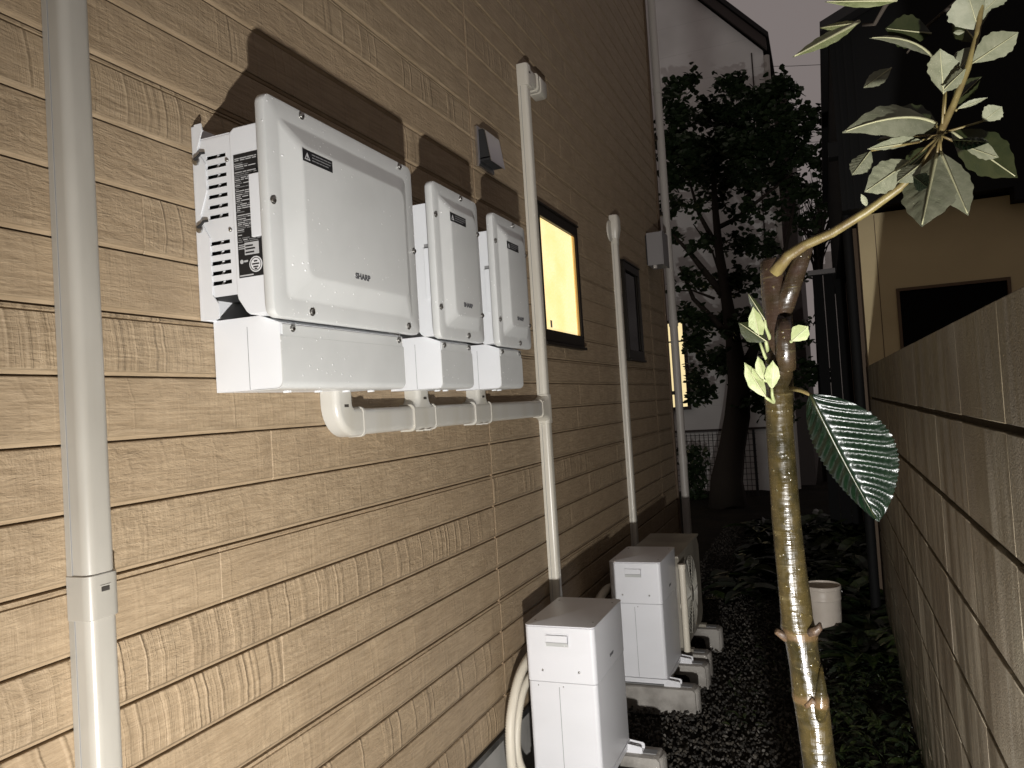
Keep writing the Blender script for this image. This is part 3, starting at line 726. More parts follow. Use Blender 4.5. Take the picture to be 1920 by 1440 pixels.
# ================================================================== storage battery boxes on concrete feet
def storage_unit(label, y0, xb, xf, z0, zt, group):
    yl = .385
    root = thing('storage_unit', label, 'storage unit', ((xb+xf)/2, y0, z0), group)
    zs = zt-.195
    def shell(a, b, ins):
        mb = MB(); r = .016; lp = []
        base = [(x, y) for x, y in rr(xb+ins, xf-ins, y0+ins, y0+yl-ins, r, 4)]
        mb.loops([[(x, y, a) for x, y in base], [(x, y, b) for x, y in base]]); return mb
    low = part('lower_casing', shell(z0+.022, zs-.0015, .0015), 'white2', root, smooth=True, bevel=.0015, seg=1)
    up = part('upper_casing', shell(zs, zt-.006, .0), 'white2', root, smooth=True, bevel=.0018, seg=1)
    part('seam', shell(zs-.0015, zs, .004), 'seam', root)
    lid = MB(); lp = []
    for z, ins in ((zt-.0055, .0015), (zt-.004, -.0012), (zt-.0008, -.0012), (zt, .0012)):
        lp.append([(x, y, z) for x, y in rr(xb+ins, xf-ins, y0+ins, y0+yl-ins, .017, 4)])
    lid.loops(lp); top = part('top_lid', lid, 'white2', root, smooth=True)
    part('base_tray', shell(z0, z0+.0205, -.001), 'white2', root, smooth=True)
    w = xf-xb
    # recessed pull handle: frame, sloped floor
    hx0, hx1, hz0, hz1 = xb+w*.31, xb+w*.63, zt-.072, zt-.030
    h = MB(); fr = y0-.0022
    h.loops([[(x, fr+.0024, z) for x, z in rr(hx0-.003, hx1+.003, hz0-.003, hz1+.003, .004, 2)], [(x, fr, z) for x, z in rr(hx0-.003, hx1+.003, hz0-.003, hz1+.003, .004, 2)],
             [(x, fr, z) for x, z in rr(hx0, hx1, hz0, hz1, .003, 2)], [(x, fr+.0022, z) for x, z in rr(hx0+.002, hx1-.002, hz0+.012, hz1-.002, .002, 2)]], cap0=False)
    subpart('pull_handle', h, 'white2', root, up)
    wedge = MB().prism([(fr-.007, hz1-.002), (fr+.001, hz1-.002), (fr+.001, hz0+.014), (fr-.007, hz0+.017)], 'x', hx0+.002, hx1-.002)
    subpart('handle_lip', wedge, 'white2', root, up, bevel=.0012)
    subpart('handle_ramp', MB().prism([(fr-.0062, hz0+.0158), (fr-.0002, hz0+.001), (fr+.0008, hz0+.001), (fr+.0008, hz0+.0136)], 'x', hx0+.001, hx1-.001), 'grey_ramp' if 'grey_ramp' in MT else 'cover', root, up)
    for fx_ in (.24, .76): screw_y(root, up, xb+w*fx_, y0, zs+.040, .0042)
    for fx_ in (.16, .52): screw_y(root, low, xb+w*fx_, y0+.0015, zs-.014, .0022)
    subpart('panel_joint', MB().box(xb+w*.455, xb+w*.455+.0016, y0+.0008, y0+.003, z0+.026, zs-.016), 'seam', root, low)
    lt = text_mesh('maker_lettering', 'SHARP', .0145, 'logo', up, (0, 0, 0), 1.6, 1.12)
    lt.location = Vector((xf+.0005, y0+.20, zs+.045))-root.location
    for yy_ in (y0+.06, y0+yl-.06):
        subpart('lid_screw', MB().tube([(xf-.02, yy_, zt-.0004), (xf-.02, yy_, zt+.0018)], .0036, 8), 'screw', root, top)
        subpart('lid_screw', MB().tube([(xb+.02, yy_, zt-.0004), (xb+.02, yy_, zt+.0018)], .0036, 8), 'screw', root, top)
    # wedge-shaped feet at both ends
    for fy in (y0+.004, y0+yl-.052):
        ft = MB().prism([(xf-.02, z0-.012), (xf+.052, z0-.012), (xf+.056, z0-.006), (xf+.056, z0+.008), (xf+.050, z0+.013), (xf+.002, z0+.0195), (xf-.02, z0+.0195)], 'y', fy, fy+.003)
        ft.box(xf-.02, xf+.056, fy+.003, fy+.045, z0-.012, z0-.008)
        ft.prism([(xf-.02, z0-.012), (xf+.052, z0-.012), (xf+.056, z0-.006), (xf+.056, z0+.008), (xf+.050, z0+.013), (xf+.002, z0+.0195), (xf-.02, z0+.0195)], 'y', fy+.042, fy+.045)
        foot = part('foot', ft, 'white2', root)
        subpart('bolt', MB().tube([(xf+.032, fy+.024, z0-.0078), (xf+.032, fy+.024, z0+.010)], .005, 8), 'screw', root, foot)
        part('rear_foot', MB().box(xb-.03, xb+.03, fy, fy+.045, z0-.012, z0-.001), 'white2', root)
    return root
def concrete_foot(label, yc, x0, x1, zt, group, arch=True):
    root = thing('concrete_foot', label, 'concrete foot', ((x0+x1)/2, yc, GZ), group)
    zb = GZ-.02; h = zt-zb; wy = .052
    mb = MB(); n_ = 8; lp = []
    # bridge-shaped block: rounded ends, shallow arch beneath, fluted rounded top
    pts = [(x0, zb), (x0, zt-.012), (x0+.012, zt), (x1-.012, zt), (x1, zt-.012), (x1, zb), (x1-.075, zb), (x1-.085, zb+h*.52), (x1-.10, zb+h*.60), (x0+.10, zb+h*.60), (x0+.085, zb+h*.52), (x0+.075, zb)]
    if not arch: pts = pts[:6]
    mb.loops([[(x, yc-wy, z) for x, z in pts], [(x, yc+wy, z) for x, z in pts]])
    part('block', mb, 'concrete', root, bevel=.007, seg=2, smooth=True)
    part('end_cap', MB().tube([(x1-.003, yc, zb), (x1-.003, yc, zt-.010), (x1-.006, yc, zt-.004)], [.044, .044, .036], 16, sx=1., sy=.38), 'concrete', root, smooth=True)
    part('top_channel', MB().box(x0+.02, x1-.02, yc-.018, yc+.018, zt+.0002, zt+.0035), 'seam', root)
    return root
NZ = .214; NT = .765
u1 = dict(y0=2.53, xb=-1.040, xf=-.786); u2 = dict(y0=3.585, xb=-1.018, xf=-.771)
storage_unit('nearest white storage unit with cream hoses looped behind it', u1['y0'], u1['xb'], u1['xf'], NZ, NT, 'white storage units along the wall')
storage_unit('second white storage unit, just in front of the beige outdoor unit', u2['y0'], u2['xb'], u2['xf'], NZ-.012, NT, 'white storage units along the wall')
fl_ = 'concrete feet under the units'
concrete_foot('concrete foot under the near end of the nearest white storage unit', u1['y0']+.03, -1.09, -.660, NZ-.0122, fl_, False)
concrete_foot('concrete foot under the far end of the nearest white storage unit', u1['y0']+.355, -1.09, -.660, NZ-.0122, fl_)
concrete_foot('concrete foot under the near end of the second white storage unit', u2['y0']+.03, -1.07, -.645, NZ-.0242, fl_, False)
concrete_foot('concrete foot under the far end of the second white storage unit', u2['y0']+.355, -1.07, -.645, NZ-.0242, fl_)

# hoses -------------------------------------------------------------
def hose(label, pts, r, ribs, name='flexible_hose'):
    # smooth spline through points
    P = [Vector(p) for p in pts]; path = []
    for i in range(len(P)-1):
        p0, p1, p2, p3 = P[max(i-1, 0)], P[i], P[i+1], P[min(i+2, len(P)-1)]
        for k in range(ribs):
            t = k/ribs; path.append(.5*((2*p1)+(-p0+p2)*t+(2*p0-5*p1+4*p2-p3)*t*t+(-p0+3*p1-3*p2+p3)*t**3))
    path.append(P[-1])
    # resample evenly into corrugations
    d = [0]
    for a, b in zip(path[:-1], path[1:]): d.append(d[-1]+(b-a).length)
    L = d[-1]; nrib = int(L/.0085); q = []; rr_ = []
    arr = np.array([p[:] for p in path]); dd = np.array(d)
    s = np.linspace(0, L, nrib*2+1)
    pts2 = np.stack([np.interp(s, dd, arr[:, i]) for i in range(3)], 1)
    rad = [r*(1.0 if i % 2 else .80) for i in range(len(s))]
    o = MB().tube([Vector(p) for p in pts2], rad, 12).build(name, 'hose', smooth='all')
    return tag(o, label, 'hose', 'cream flexible hoses')
hose('outer ribbed cream hose looping down behind the nearest storage unit', [(-1.045, 2.90, .60), (-1.075, 2.74, .615), (-1.092, 2.60, .57), (-1.097, 2.50, .46), (-1.095, 2.47, .33), (-1.09, 2.49, .21), (-1.07, 2.56, .13), (-1.06, 2.66, .105)], .019, 14)
hose('inner ribbed cream hose of the pair behind the nearest storage unit', [(-1.05, 2.92, .53), (-1.085, 2.78, .535), (-1.112, 2.67, .49), (-1.118, 2.60, .39), (-1.115, 2.575, .28), (-1.10, 2.61, .19), (-1.09, 2.70, .155), (-1.08, 2.80, .17)], .017, 14)
hose('cream hose curving up behind the second storage unit', [(-1.03, 3.78, .60), (-1.06, 3.68, .61), (-1.078, 3.57, .57), (-1.088, 3.52, .46), (-1.088, 3.53, .33), (-1.08, 3.60, .22), (-1.07, 3.68, .12)], .021, 12)

# ================================================================== beige outdoor unit with fan
ac = thing('outdoor_unit', 'beige air conditioner outdoor unit with round fan grille behind the storage units', 'outdoor unit', (-.90, 4.26, GZ))
ax0, ax1, ay0, ay1, az0, az1 = -1.045, -.765, 3.99, 4.66, .215, .712
fcY, fcZ, fR = 4.275, .452, .205
part('casing', MB().box(ax0, ax1-.03, ay0, ay1, az0, az1-.012), 'beige', ac, bevel=.006)
part('top_panel', MB().box(ax0-.004, ax1+.003, ay0-.004, ay1+.004, az1-.0115, az1), 'beige', ac, bevel=.004)
# front with a round opening
fr = MB(); nseg = 40; ring = [(fcY+fR*math.cos(2*math.pi*i/nseg), fcZ+fR*math.sin(2*math.pi*i/nseg)) for i in range(nseg)]
def sq(i):
    a = 2*math.pi*i/nseg; c, s_ = math.cos(a), math.sin(a)
    ty = ((ay1-fcY) if c > 0 else (fcY-ay0))/max(abs(c), 1e-6); tz = ((az1-.013-fcZ) if s_ > 0 else (fcZ-az0))/max(abs(s_), 1e-6)
    t = min(ty, tz); return (fcY+c*t, fcZ+s_*t)
outer = [sq(i) for i in range(nseg)]
fr.loops([[(ax1-.0298, *p) for p in outer], [(ax1, *p) for p in outer], [(ax1, *p) for p in ring], [(ax1-.0298, *p) for p in ring]], close=True)
part('front_panel', fr, 'beige', ac)
part('fan_well', MB().loops([[(ax1-.028, *p) for p in ring], [(ax1-.0285, *p) for p in ring]]), 'dark', ac)
fb = MB()
for k in range(3):
    a = R(120*k+20)
    pts = [(fcY+q*math.cos(a+da), fcZ+q*math.sin(a+da), dx) for q, da, dx in ((.04, -.3, .004), (.16, -.35, .004), (.175, .25, .016), (.10, .55, .018), (.04, .5, .016))]
    lo_ = [(ax1-.026+dx, y, z) for y, z, dx in pts]; hi_ = [(x+.002, y, z) for x, y, z in lo_]; fb.loops([lo_, hi_])
fan_ = part('fan', fb, 'fan', ac)
subpart('hub', MB().tube([(ax1-.026, fcY, fcZ), (ax1-.006, fcY, fcZ)], .045, 18), 'fan', ac, fan_)
gr = MB()
for i in range(10):
    q = .045+(fR-.045)*i/9
    gr.tube([(ax1+.006+.006*math.cos(q/fR*1.4), fcY+q*math.cos(R(a)), fcZ+q*math.sin(R(a))) for a in range(0, 361, 10)], .0019, 5, cap=False)
for k in range(10):
    a = R(36*k); gr.tube([(ax1+.013-.004*t, fcY+(.045+(fR-.045)*t)*math.cos(a), fcZ+(.045+(fR-.045)*t)*math.sin(a)) for t in (0, .5, 1)], .0022, 5)
gr.tube([(ax1+.0085, fcY, fcZ), (ax1+.0135, fcY, fcZ)], .046, 20)
part('fan_grille', gr, 'grille', ac, smooth='all')
for y in (ay0+.10, ay1-.12):
    part('leg', MB().box(ax0+.02, ax1+.035, y-.02, y+.02, az0-.016, az0-.0005), 'beige', ac, bevel=.002)
part('corner_cover', MB().tube([(ax1+.022, ay0-.02, az0+.02), (ax1+.022, ay0-.02, az1-.06)], .017, 12), 'hose', ac, smooth=True)  # pale tube standing for the casing's end corner cover
part('corner_cover_cap', MB().tube([(ax1+.022, ay0-.02, az1-.06), (ax1+.022, ay0-.02, az1-.035)], .020, 12), 'hose', ac, smooth=True)
part('corner_cover_clip', MB().box(ax1, ax1+.010, ay0-.012, ay0+.02, .45, .47), 'hose', ac)
concrete_foot('small concrete foot under the near leg of the beige outdoor unit', ay0+.10, -1.06, -.655, az0-.0162, fl_)
concrete_foot('small concrete foot under the far leg of the beige outdoor unit', ay1-.12, -1.06, -.655, az0-.0162, fl_)

# ================================================================== concrete block wall
RX = .245
bw = thing('block_wall', 'weathered concrete block garden wall along the right of the passage', 'wall', (RX+.06, 2.3, GZ))
BY0, PITCHY, BZT = 1.345-.405*7, .405, 1.652
part('mortar_core', MB().box(RX+.011, RX+.11, BY0-.01, BY0+PITCHY*20-.29, GZ-.05, BZT-.004), 'mortar_dark', bw)
YEND = 5.16
bm_cache = {}
def block_mesh(L):
    if L in bm_cache: return bm_cache[L]
    mb = MB().box(0, .118, .0014, L-.0014, .0070, .1930)
    o = mb.build('block', 'block', bevel=.0014, seg=1, smooth=True); me = o.data; bpy.data.objects.remove(o); bm_cache[L] = me; return me
k = 0
for r_ in range(8):
    for c in range(20):
        y0 = BY0+c*PITCHY
        if y0 > YEND-.1: break
        L = round(min(PITCHY, YEND-y0), 3)
        o = link('block', block_mesh(L), bw)
        o.location = Vector((RX+random.uniform(-.0003, .0003), y0, BZT-.2*(r_+1)))-bw.location
for c in range(1, 20):
    y0 = BY0+c*PITCHY
    if y0 > YEND: break
    mj = MB()
    for r_ in range(8): mj.box(RX+.0006, RX+.012, y0-.0024, y0+.0024, BZT-.2*(r_+1)+.008, BZT-.2*r_-.008)
    part('mortar_joint', mj, 'mortar', bw)

# ================================================================== neighbouring house on the right
nh = thing('neighbour_house', 'tan rendered house with black upper cladding behind the block wall', 'house', (1.8, 6.4, GZ))
NYF = 5.22
part('wall', MB().box(.262, 4.6, NYF+.06, 9.5, GZ-.05, 2.585), 'browntrim_sideshade', nh)  # tan side wall in dark brown: its shade is put into the colour
# front skin with a window opening
wy0, wy1, wz0, wz1 = .437, 1.035, 1.45, 2.105
fs = MB(); fs.box(.255, wy0, NYF, NYF+.059, GZ-.05, 2.58); fs.box(wy1, 4.6, NYF, NYF+.059, GZ-.05, 2.58)
fs.box(wy0, wy1, NYF, NYF+.059, wz1, 2.58); fs.box(wy0, wy1, NYF, NYF+.059, GZ-.05, wz0)
part('front_wall', fs, 'tanwall', nh)
part('wall_joint', MB().box(.345, .349, NYF-.0015, NYF+.0005, GZ, 2.57), 'browntrim_sideshade', nh)
wf = MB(); b = .018
wf.box(wy0, wy0+b, NYF-.008, NYF+.04, wz0, wz1); wf.box(wy1-b, wy1, NYF-.008, NYF+.04, wz0, wz1); wf.box(wy0+b, wy1-b, NYF-.008, NYF+.04, wz1-b, wz1); wf.box(wy0+b, wy1-b, NYF-.008, NYF+.04, wz0, wz0+b)
nw = part('window', wf, 'browntrim_sideshade', nh)
nw['label'] = 'black window in the tan wall with a glinting reflection'
subpart('pane', MB().box(wy0+b, wy1-b, NYF+.018, NYF+.024, wz0+b, wz1-b), 'blackglass', nh, nw)
part('corner_post', MB().box(.232, .262, NYF+.40, NYF+.45, GZ, 2.58), 'browntrim_sideshade', nh)
up = MB(); gp = [(.168, 2.60), (.168, 3.70), (.72, 3.90), (2.4, 4.6), (4.7, 3.7), (4.7, 2.60)]
up.prism(gp, 'y', NYF-.12, 9.6); part('upper_storey', up, 'blackclad', nh)
for xx_ in (.20, .24, .29): part('cladding_rib', MB().box(xx_, xx_+.014, NYF-.135, NYF-.121, 2.60, 3.68), 'blackclad', nh)
rf = MB(); rf.loops([[(.12, y, 3.68), (.12, y, 3.74), (2.4, y, 4.68), (4.8, y, 3.74), (4.8, y, 3.68), (2.4, y, 4.61)] for y in (NYF-.22, 9.7)]); part('roof', rf, 'roofing', nh)
part('gutter_bracket', MB().box(.115, .17, NYF-.15, NYF-.05, 2.93, 3.02), 'blackclad', nh)
part('eave_drop', MB().box(1.06, 1.30, NYF-.14, NYF-.02, 2.52, 2.598), 'blackclad', nh)
part('downpipe', MB().tube([(.195, NYF+.05, GZ), (.195, NYF+.05, 2.6)], .030, 10), 'blackclad', nh, smooth=True)

# ================================================================== loquat tree: leaves
def leaf_mb(p0, p1, width, tw=0., arch=0., fold=.25, vein=.0022, freq=9, serr=.02, nl=22, nw=5, shape=.85, hint=None):
    """broad loquat leaf: quilted between side veins, toothed edge, folded on the midrib"""
    p0, p1 = Vector(p0), Vector(p1); ax = p1-p0; L = ax.length; ax.normalize()
    view = (hint if hint is not None else (CAM-(p0+p1)/2)).normalized()
    nrm = (view-ax*view.dot(ax)).normalized(); nrm = Matrix.Rotation(tw, 3, ax)@nrm
    side = ax.cross(nrm); V = []; mb = MB(); ncol = 2*nw+1
    for i in range(nl+1):
        t = i/nl
        wd = width/2*max(.02, math.sin(math.pi*min(1, t**shape))**(.8 if width > .1 else 1.05))*(1-.25*max(0, t-.8)/.2*0)
        tooth = 1+2.2*serr*(1 if i % 4 < 2 else -1)*(.2 < t < .98)
        c = p0+ax*(L*t)+nrm*(arch*4*t*(1-t))
        for j in range(-nw, nw+1):
            s = j/nw
            z = -fold*abs(s)*wd + vein*(1.6*abs(math.sin(math.pi*freq*(t-.16*abs(s))))-.8)*min(1, abs(s)*3)*(1-abs(s)**6)*math.sin(math.pi*t)**.4
            c2 = c+side*(s*wd*math.cos(fold*.5)*(tooth if abs(j) == nw else 1))+nrm*z+ax*(abs(s)*wd*.22)
            mb.v.append(tuple(c2))
    for i in range(nl):
        for j in range(ncol-1):
            a = i*ncol+j; mb.f.append((a, a+1, a+ncol+1, a+ncol))
    rib = MB(); pts = [p0+ax*(L*t)+nrm*(arch*4*t*(1-t)+.0006) for t in np.linspace(0, .97, 12)]
    rib.tube(pts, [.0021*(1-.7*t)*min(1.2, L/.12) for t in np.linspace(0, 1, 12)], 5)
    return mb, rib
TY = 1.30
loq = thing('loquat_tree', 'young loquat tree with pruned glossy trunk and big quilted leaves', 'tree', (-.03, TY, GZ))
tp = [(-.030, -.03, GZ-.05, .028), (-.033, -.02, .35, .0270), (-.040, -.01, .65, .0262), (-.048, 0, .90, .0252), (-.050, 0, .955, .0250), (-.052, 0, 1.00, .0252), (-.0545, 0, 1.035, .0262), (-.0555, 0, 1.046, .0275), (-.057, 0, 1.056, .0258), (-.060, 0, 1.09, .0238),
      (-.063, 0, 1.125, .0238), (-.064, 0, 1.140, .0262), (-.067, 0, 1.155, .0262), (-.068, 0, 1.17, .0243), (-.069, 0, 1.20, .0236), (-.071, 0, 1.26, .0226), (-.072, 0, 1.33, .0219), (-.072, 0, 1.40, .0213), (-.072, 0, 1.47, .0208), (-.071, 0, 1.505, .0212), (-.071, 0, 1.52, .0224),
      (-.069, 0, 1.54, .0215), (-.067, 0, 1.575, .0205), (-.065, 0, 1.60, .0225), (-.064, 0, 1.63, .0235), (-.063, 0, 1.66, .0220), (-.065, 0, 1.69, .0200), (-.066, .002, 1.715, .0190), (-.064, .003, 1.738, .0182), (-.062, .003, 1.7425, .0150)]
mb = MB(); nseg = 22; lp = []
for i, (x, y, z, r) in enumerate(tp):
    lp.append([(x+r*(1+.035*math.sin(3*a+z*17)+.02*math.sin(5*a-z*40))*math.cos(a), TY+y+r*(1+.035*math.sin(3*a+z*17))*math.sin(a), z) for a in [2*math.pi*k/nseg for k in range(nseg)]])
mb.loops(lp); part('trunk', mb, 'bark', loq, smooth='all')
# pruned stubs and scars
part('pruned_stub', MB().tube([(-.058, TY-.005, 1.650), (-.040, TY-.012, 1.690), (-.020, TY-.016, 1.735), (-.012, TY-.016, 1.752), (-.010, TY-.016, 1.757)], [.0165, .0150, .0125, .0105, .006], 12), 'bark', loq, smooth='all')
part('pruned_stub', MB().tube([(-.056, TY-.012, 1.565), (-.054, TY-.024, 1.590), (-.053, TY-.027, 1.620), (-.052, TY-.024, 1.640)], [.016, .0155, .0145, .011], 12), 'bark', loq, smooth='all')
part('bark_scar', MB().tube([(-.045, TY-.016, 1.02), (-.040, TY-.024, 1.046), (-.038, TY-.018, 1.075), (-.036, TY-.008, 1.10)], [.010, .0115, .007, .002], 10), 'bark', loq, smooth='all')
part('dead_twig', MB().tube([(-.050, TY-.014, 1.152), (-.040, TY-.020, 1.156), (-.035, TY-.023, 1.162), (-.033, TY-.023, 1.170)], [.0085, .0075, .0058, .0016], 8), 'darktwig', loq, smooth='all')
part('dead_twig', MB().tube([(-.084, TY-.008, 1.140), (-.093, TY-.012, 1.147), (-.099, TY-.014, 1.151)], [.008, .0065, .005], 8), 'darktwig', loq, smooth='all')
part('bark_scar', MB().tube([(-.062, TY-.024, 1.040), (-.052, TY-.0285, 1.052), (-.043, TY-.0235, 1.040)], [.004, .0055, .004], 8), 'darktwig', loq, smooth='all')
def pxp(lst): return [at(x, y, Y) for x, y, Y in lst]
br = pxp([(1452, 512, 1.290), (1478, 480, 1.278), (1510, 459, 1.265), (1560, 437, 1.25), (1625, 397, 1.235), (1690, 350, 1.22), (1735, 303, 1.21), (1757, 268, 1.205)])
part('branch', MB().tube(br, [.0105, .0088, .0076, .0068, .0063, .0058, .0054, .0058], 10), 'twig', loq, smooth='all')
stm = pxp([(1757, 268, 1.205), (1766, 242, 1.205), (1788, 196, 1.20), (1814, 130, 1.19), (1832, 66, 1.185), (1842, 0, 1.18), (1848, -70, 1.175)])
part('branch', MB().tube(stm, [.0056, .0050, .0046, .0042, .0038, .0034, .003], 8), 'twig', loq, smooth='all')
part('branch', MB().tube(pxp([(1842, -20, 1.18), (1790, 5, 1.25), (1740, 48, 1.28), (1700, 100, 1.30)]), [.0030, .0028, .0024, .0014], 6), 'farbark', loq, smooth='all')
part('branch', MB().tube(pxp([(1690, -30, 1.0), (1660, 10, 1.02), (1640, 45, 1.04), (1618, 47, 1.05)]), [.003, .0028, .0024, .002], 6), 'farbark', loq, smooth='all')
c5 = lambda x, y: (1480+x/3.2727, y/3.2727)
def leaf(bp, tp_, Y0, Y1, wpx, m, tw=0., arch=0., fold=.25, vein=.0009, freq=8, pet=None, crop=True, **k):
    q0 = c5(*bp) if crop else bp; q1 = c5(*tp_) if crop else tp_
    p0, p1 = at(*q0, Y0), at(*q1, Y1); wd = (wpx/3.2727*.84 if crop else wpx)*((Y0+Y1)/2*1.06)/F_PX
    a, r_ = leaf_mb(p0, p1, wd, R(tw), arch, fold, vein, freq, **k)
    o = part('leaf', a, m, loq, smooth='all')
    subpart('midrib', r_, 'midrib' if m != 'leaf_dark' else 'leaf_mid', loq, o, smooth='all')
    if pet:
        q = c5(*pet) if crop else pet
        part('leaf_stalk', MB().tube([at(*q, (Y0*3+1.205)/4), p0], [.0018, .0014], 6), 'twig', loq, smooth='all')
    return o
node = (925, 830)
leaf((900, 760), (325, 815), 1.20, 1.12, 250, 'leaf_pale', tw=38, arch=.020, fold=.2, pet=node)
leaf((745, 985), (462, 1178), 1.18, 1.13, 190, 'leaf_pale', tw=-14, fold=.3, vein=.0013, freq=7, pet=node)
leaf((905, 950), (812, 1392), 1.19, 1.11, 300, 'leaf_pale', tw=8, fold=.22, vein=.0011, freq=7, pet=node)
leaf((930, 935), (1098, 1322), 1.19, 1.13, 185, 'leaf_pale', tw=-10, fold=.22, vein=.0006, pet=node)
leaf((1162, 185), (1085, -70), 1.19, 1.16, 260, 'leaf_pale', tw=16, fold=.2, vein=.0006)
leaf((948, 575), (925, 300), 1.20, 1.15, 190, 'leaf_pale', tw=-22, fold=.3, vein=.0011, pet=(940, 760))
leaf((965, 520), (1155, 275), 1.20, 1.22, 150, 'leaf_pale', tw=30, fold=.3, vein=.001, pet=(950, 700))
leaf((1122, 388), (1405, 198), 1.19, 1.13, 175, 'leaf_pale', tw=18, fold=.35, vein=.001)
leaf((870, 345), (490, 235), 1.30, 1.22, 95, 'leaf_pale', tw=58, arch=.012, fold=.3)
leaf((625, 418), (455, 540), 1.26, 1.22, 92, 'leaf_pale', tw=10, fold=.15, vein=.0004)
leaf((425, 135), (18, 352), 1.02, .92, 88, 'leaf_yellow', tw=25, fold=.2, vein=.0004)
leaf((430, 140), (185, 172), 1.05, 1.10, 60, 'leaf_yellow', tw=35, fold=.2, vein=.0004)
leaf((1030, 668), (1218, 598), 1.21, 1.20, 46, 'leaf_pale', tw=40, fold=.2, pet=(1020, 680))
leaf((760, 832), (535, 862), 1.20, 1.15, 105, 'leaf_pale', tw=50, fold=.25, pet=node)
leaf((810, 862), (478, 915), 1.19, 1.13, 95, 'leaf_pale', tw=-45, fold=.3, pet=node)
leaf((500, 925), (385, 1075), 1.16, 1.14, 130, 'leaf_pale', tw=15, fold=.3, pet=(800, 870))
leaf((1050, 885), (1285, 965), 1.20, 1.16, 130, 'leaf_pale', tw=38, fold=.3, pet=node)
leaf((1000, 860), (1225, 875), 1.19, 1.14, 120, 'leaf_dark', tw=-50, fold=.3, vein=.003, pet=node)
leaf((1185, 745), (1305, 655), 1.22, 1.20, 120, 'leaf_pale', tw=20, fold=.2, pet=(960, 810))
leaf((660, 5), (215, 12), 1.00, .97, 90, 'leaf_yellow', tw=50, fold=.2)
leaf((870, 205), (590, 175), 1.28, 1.24, 190, 'leaf_mid', tw=10, fold=.2)
leaf((990, 800), (1400, 1090), 1.24, 1.20, 240, 'leaf_mid', tw=10, fold=.3, pet=node)
leaf((920, 790), (560, 700), 1.24, 1.26, 220, 'leaf_mid', tw=10, fold=.3, pet=node)
leaf((810, 1005), (660, 1120), 1.16, 1.14, 120, 'leaf_pale', tw=20, fold=.3, pet=node)
leaf((760, 1080), (850, 1150), 1.15, 1.12, 110, 'leaf_dark', tw=15, fold=.2)
leaf((480, 1270), (440, 1190), 1.235, 1.22, 36, 'leaf_pale', tw=10, fold=.2)
leaf((1075, 195), (1005, 200), 1.20, 1.20, 30, 'leaf_pale', tw=10)
leaf((1000, 640), (1180, 470), 1.23, 1.24, 120, 'leaf_mid', tw=20, fold=.3, pet=(985, 700))
leaf((880, 900), (700, 1060), 1.21, 1.20, 130, 'leaf_mid', tw=-10, fold=.3, pet=node)
leaf((1150, 260), (1010, 90), 1.22, 1.24, 130, 'leaf_mid', tw=20, fold=.3)
leaf((1200, 60), (1330, -60), 1.18, 1.16, 130, 'leaf_pale', tw=25, fold=.3)
leaf((940, 560), (1085, 420), 1.18, 1.14, 90, 'leaf_pale', tw=-30, fold=.3)
# shoots on the trunk
for b_, t_, w_, m_, tw_ in (((1425, 642), (1412, 575), 26, 'leaf_yellow', 10), ((1437, 640), (1385, 605), 34, 'leaf_mid', 20), ((1484, 640), (1515, 612), 30, 'leaf_yellow', 10), ((1436, 745), (1396, 680), 28, 'leaf_yellow', 15), ((1447, 730), (1449, 676), 24, 'leaf_yellow', 0),
                            ((1432, 712), (1421, 668), 18, 'leaf_yellow', 25), ((1428, 715), (1410, 690), 14, 'leaf_yellow', 25), ((1434, 600), (1402, 550), 14, 'leaf_mid', 20)):
    leaf(b_, t_, 1.262, 1.250, w_, m_, tw=tw_, fold=.25, vein=.0004, crop=False, nl=12)
for pts in ([(1441, 680, 1.285), (1434, 668, 1.268), (1425, 642, 1.262)], [(1452, 755, 1.282), (1448, 742, 1.268), (1447, 728, 1.262)], [(1446, 705, 1.285), (1438, 715, 1.27), (1432, 712, 1.262)], [(1470, 645, 1.285), (1484, 640, 1.262)],
            [(1452, 755, 1.282), (1440, 748, 1.268), (1436, 745, 1.262)], [(1440, 660, 1.285), (1436, 640, 1.262)], [(1446, 640, 1.285), (1436, 615, 1.27), (1434, 600, 1.262)]):
    part('shoot', MB().tube(pxp(pts), [.0034, .0026, .0022][:len(pts)], 6), 'leaf_yellow', loq, smooth='all')
# the big glossy leaf hanging beside the trunk
p0, p1 = at(1520, 740, 1.235), at(1646, 978, 1.285)
a, r_ = leaf_mb(p0, p1, .132, R(33), .004, .62, .0042, 11.5, .009, nl=110, nw=10, shape=.80)
bl = part('leaf', a, 'leaf_dark', loq, smooth='all'); bl['label'] = 'large dark glossy leaf with deep quilted veins'
subpart('midrib', r_, 'leaf_mid', loq, bl, smooth='all')
part('leaf_stalk', MB().tube(pxp([(1483, 728, 1.285), (1502, 732, 1.26), (1524, 742, 1.24)]), [.0042, .0034, .0028], 8), 'twig', loq, smooth='all')

# ================================================================== undergrowth
def blade(nl=5, w=.22, droop=.5):
    v = []; f = []
    for i in range(nl+1):
        t = i/nl; ww = w*math.sin(math.pi*min(1, .08+.92*t))*.5
        c = np.array([0, t, .55*t-droop*t*t]); v += [c+[-ww, 0, .06*ww], c+[0, 0, -.03], c+[ww, 0, .06*ww]]
    for i in range(nl):
        for j in range(2): a = i*3+j; f.append((a, a+1, a+4, a+3))
    return np.array(v), f
def scatter_plants(n, xr, yr, sc, protos):
    x = rng.uniform(*xr, n); y = rng.uniform(*yr, n); P = np.stack([x, y, np.full(n, GZ-.005)+rng.uniform(0, .05, n)], 1)
    return P, rng.uniform(*sc, n)
protos = [blade(5, .30, .6), blade(5, .22, .8), blade(4, .42, .5), blade(6, .16, .9)]
Pa, Sa = scatter_plants(2600, (-.14, .22), (1.9, 5.2), (.025, .085), protos)
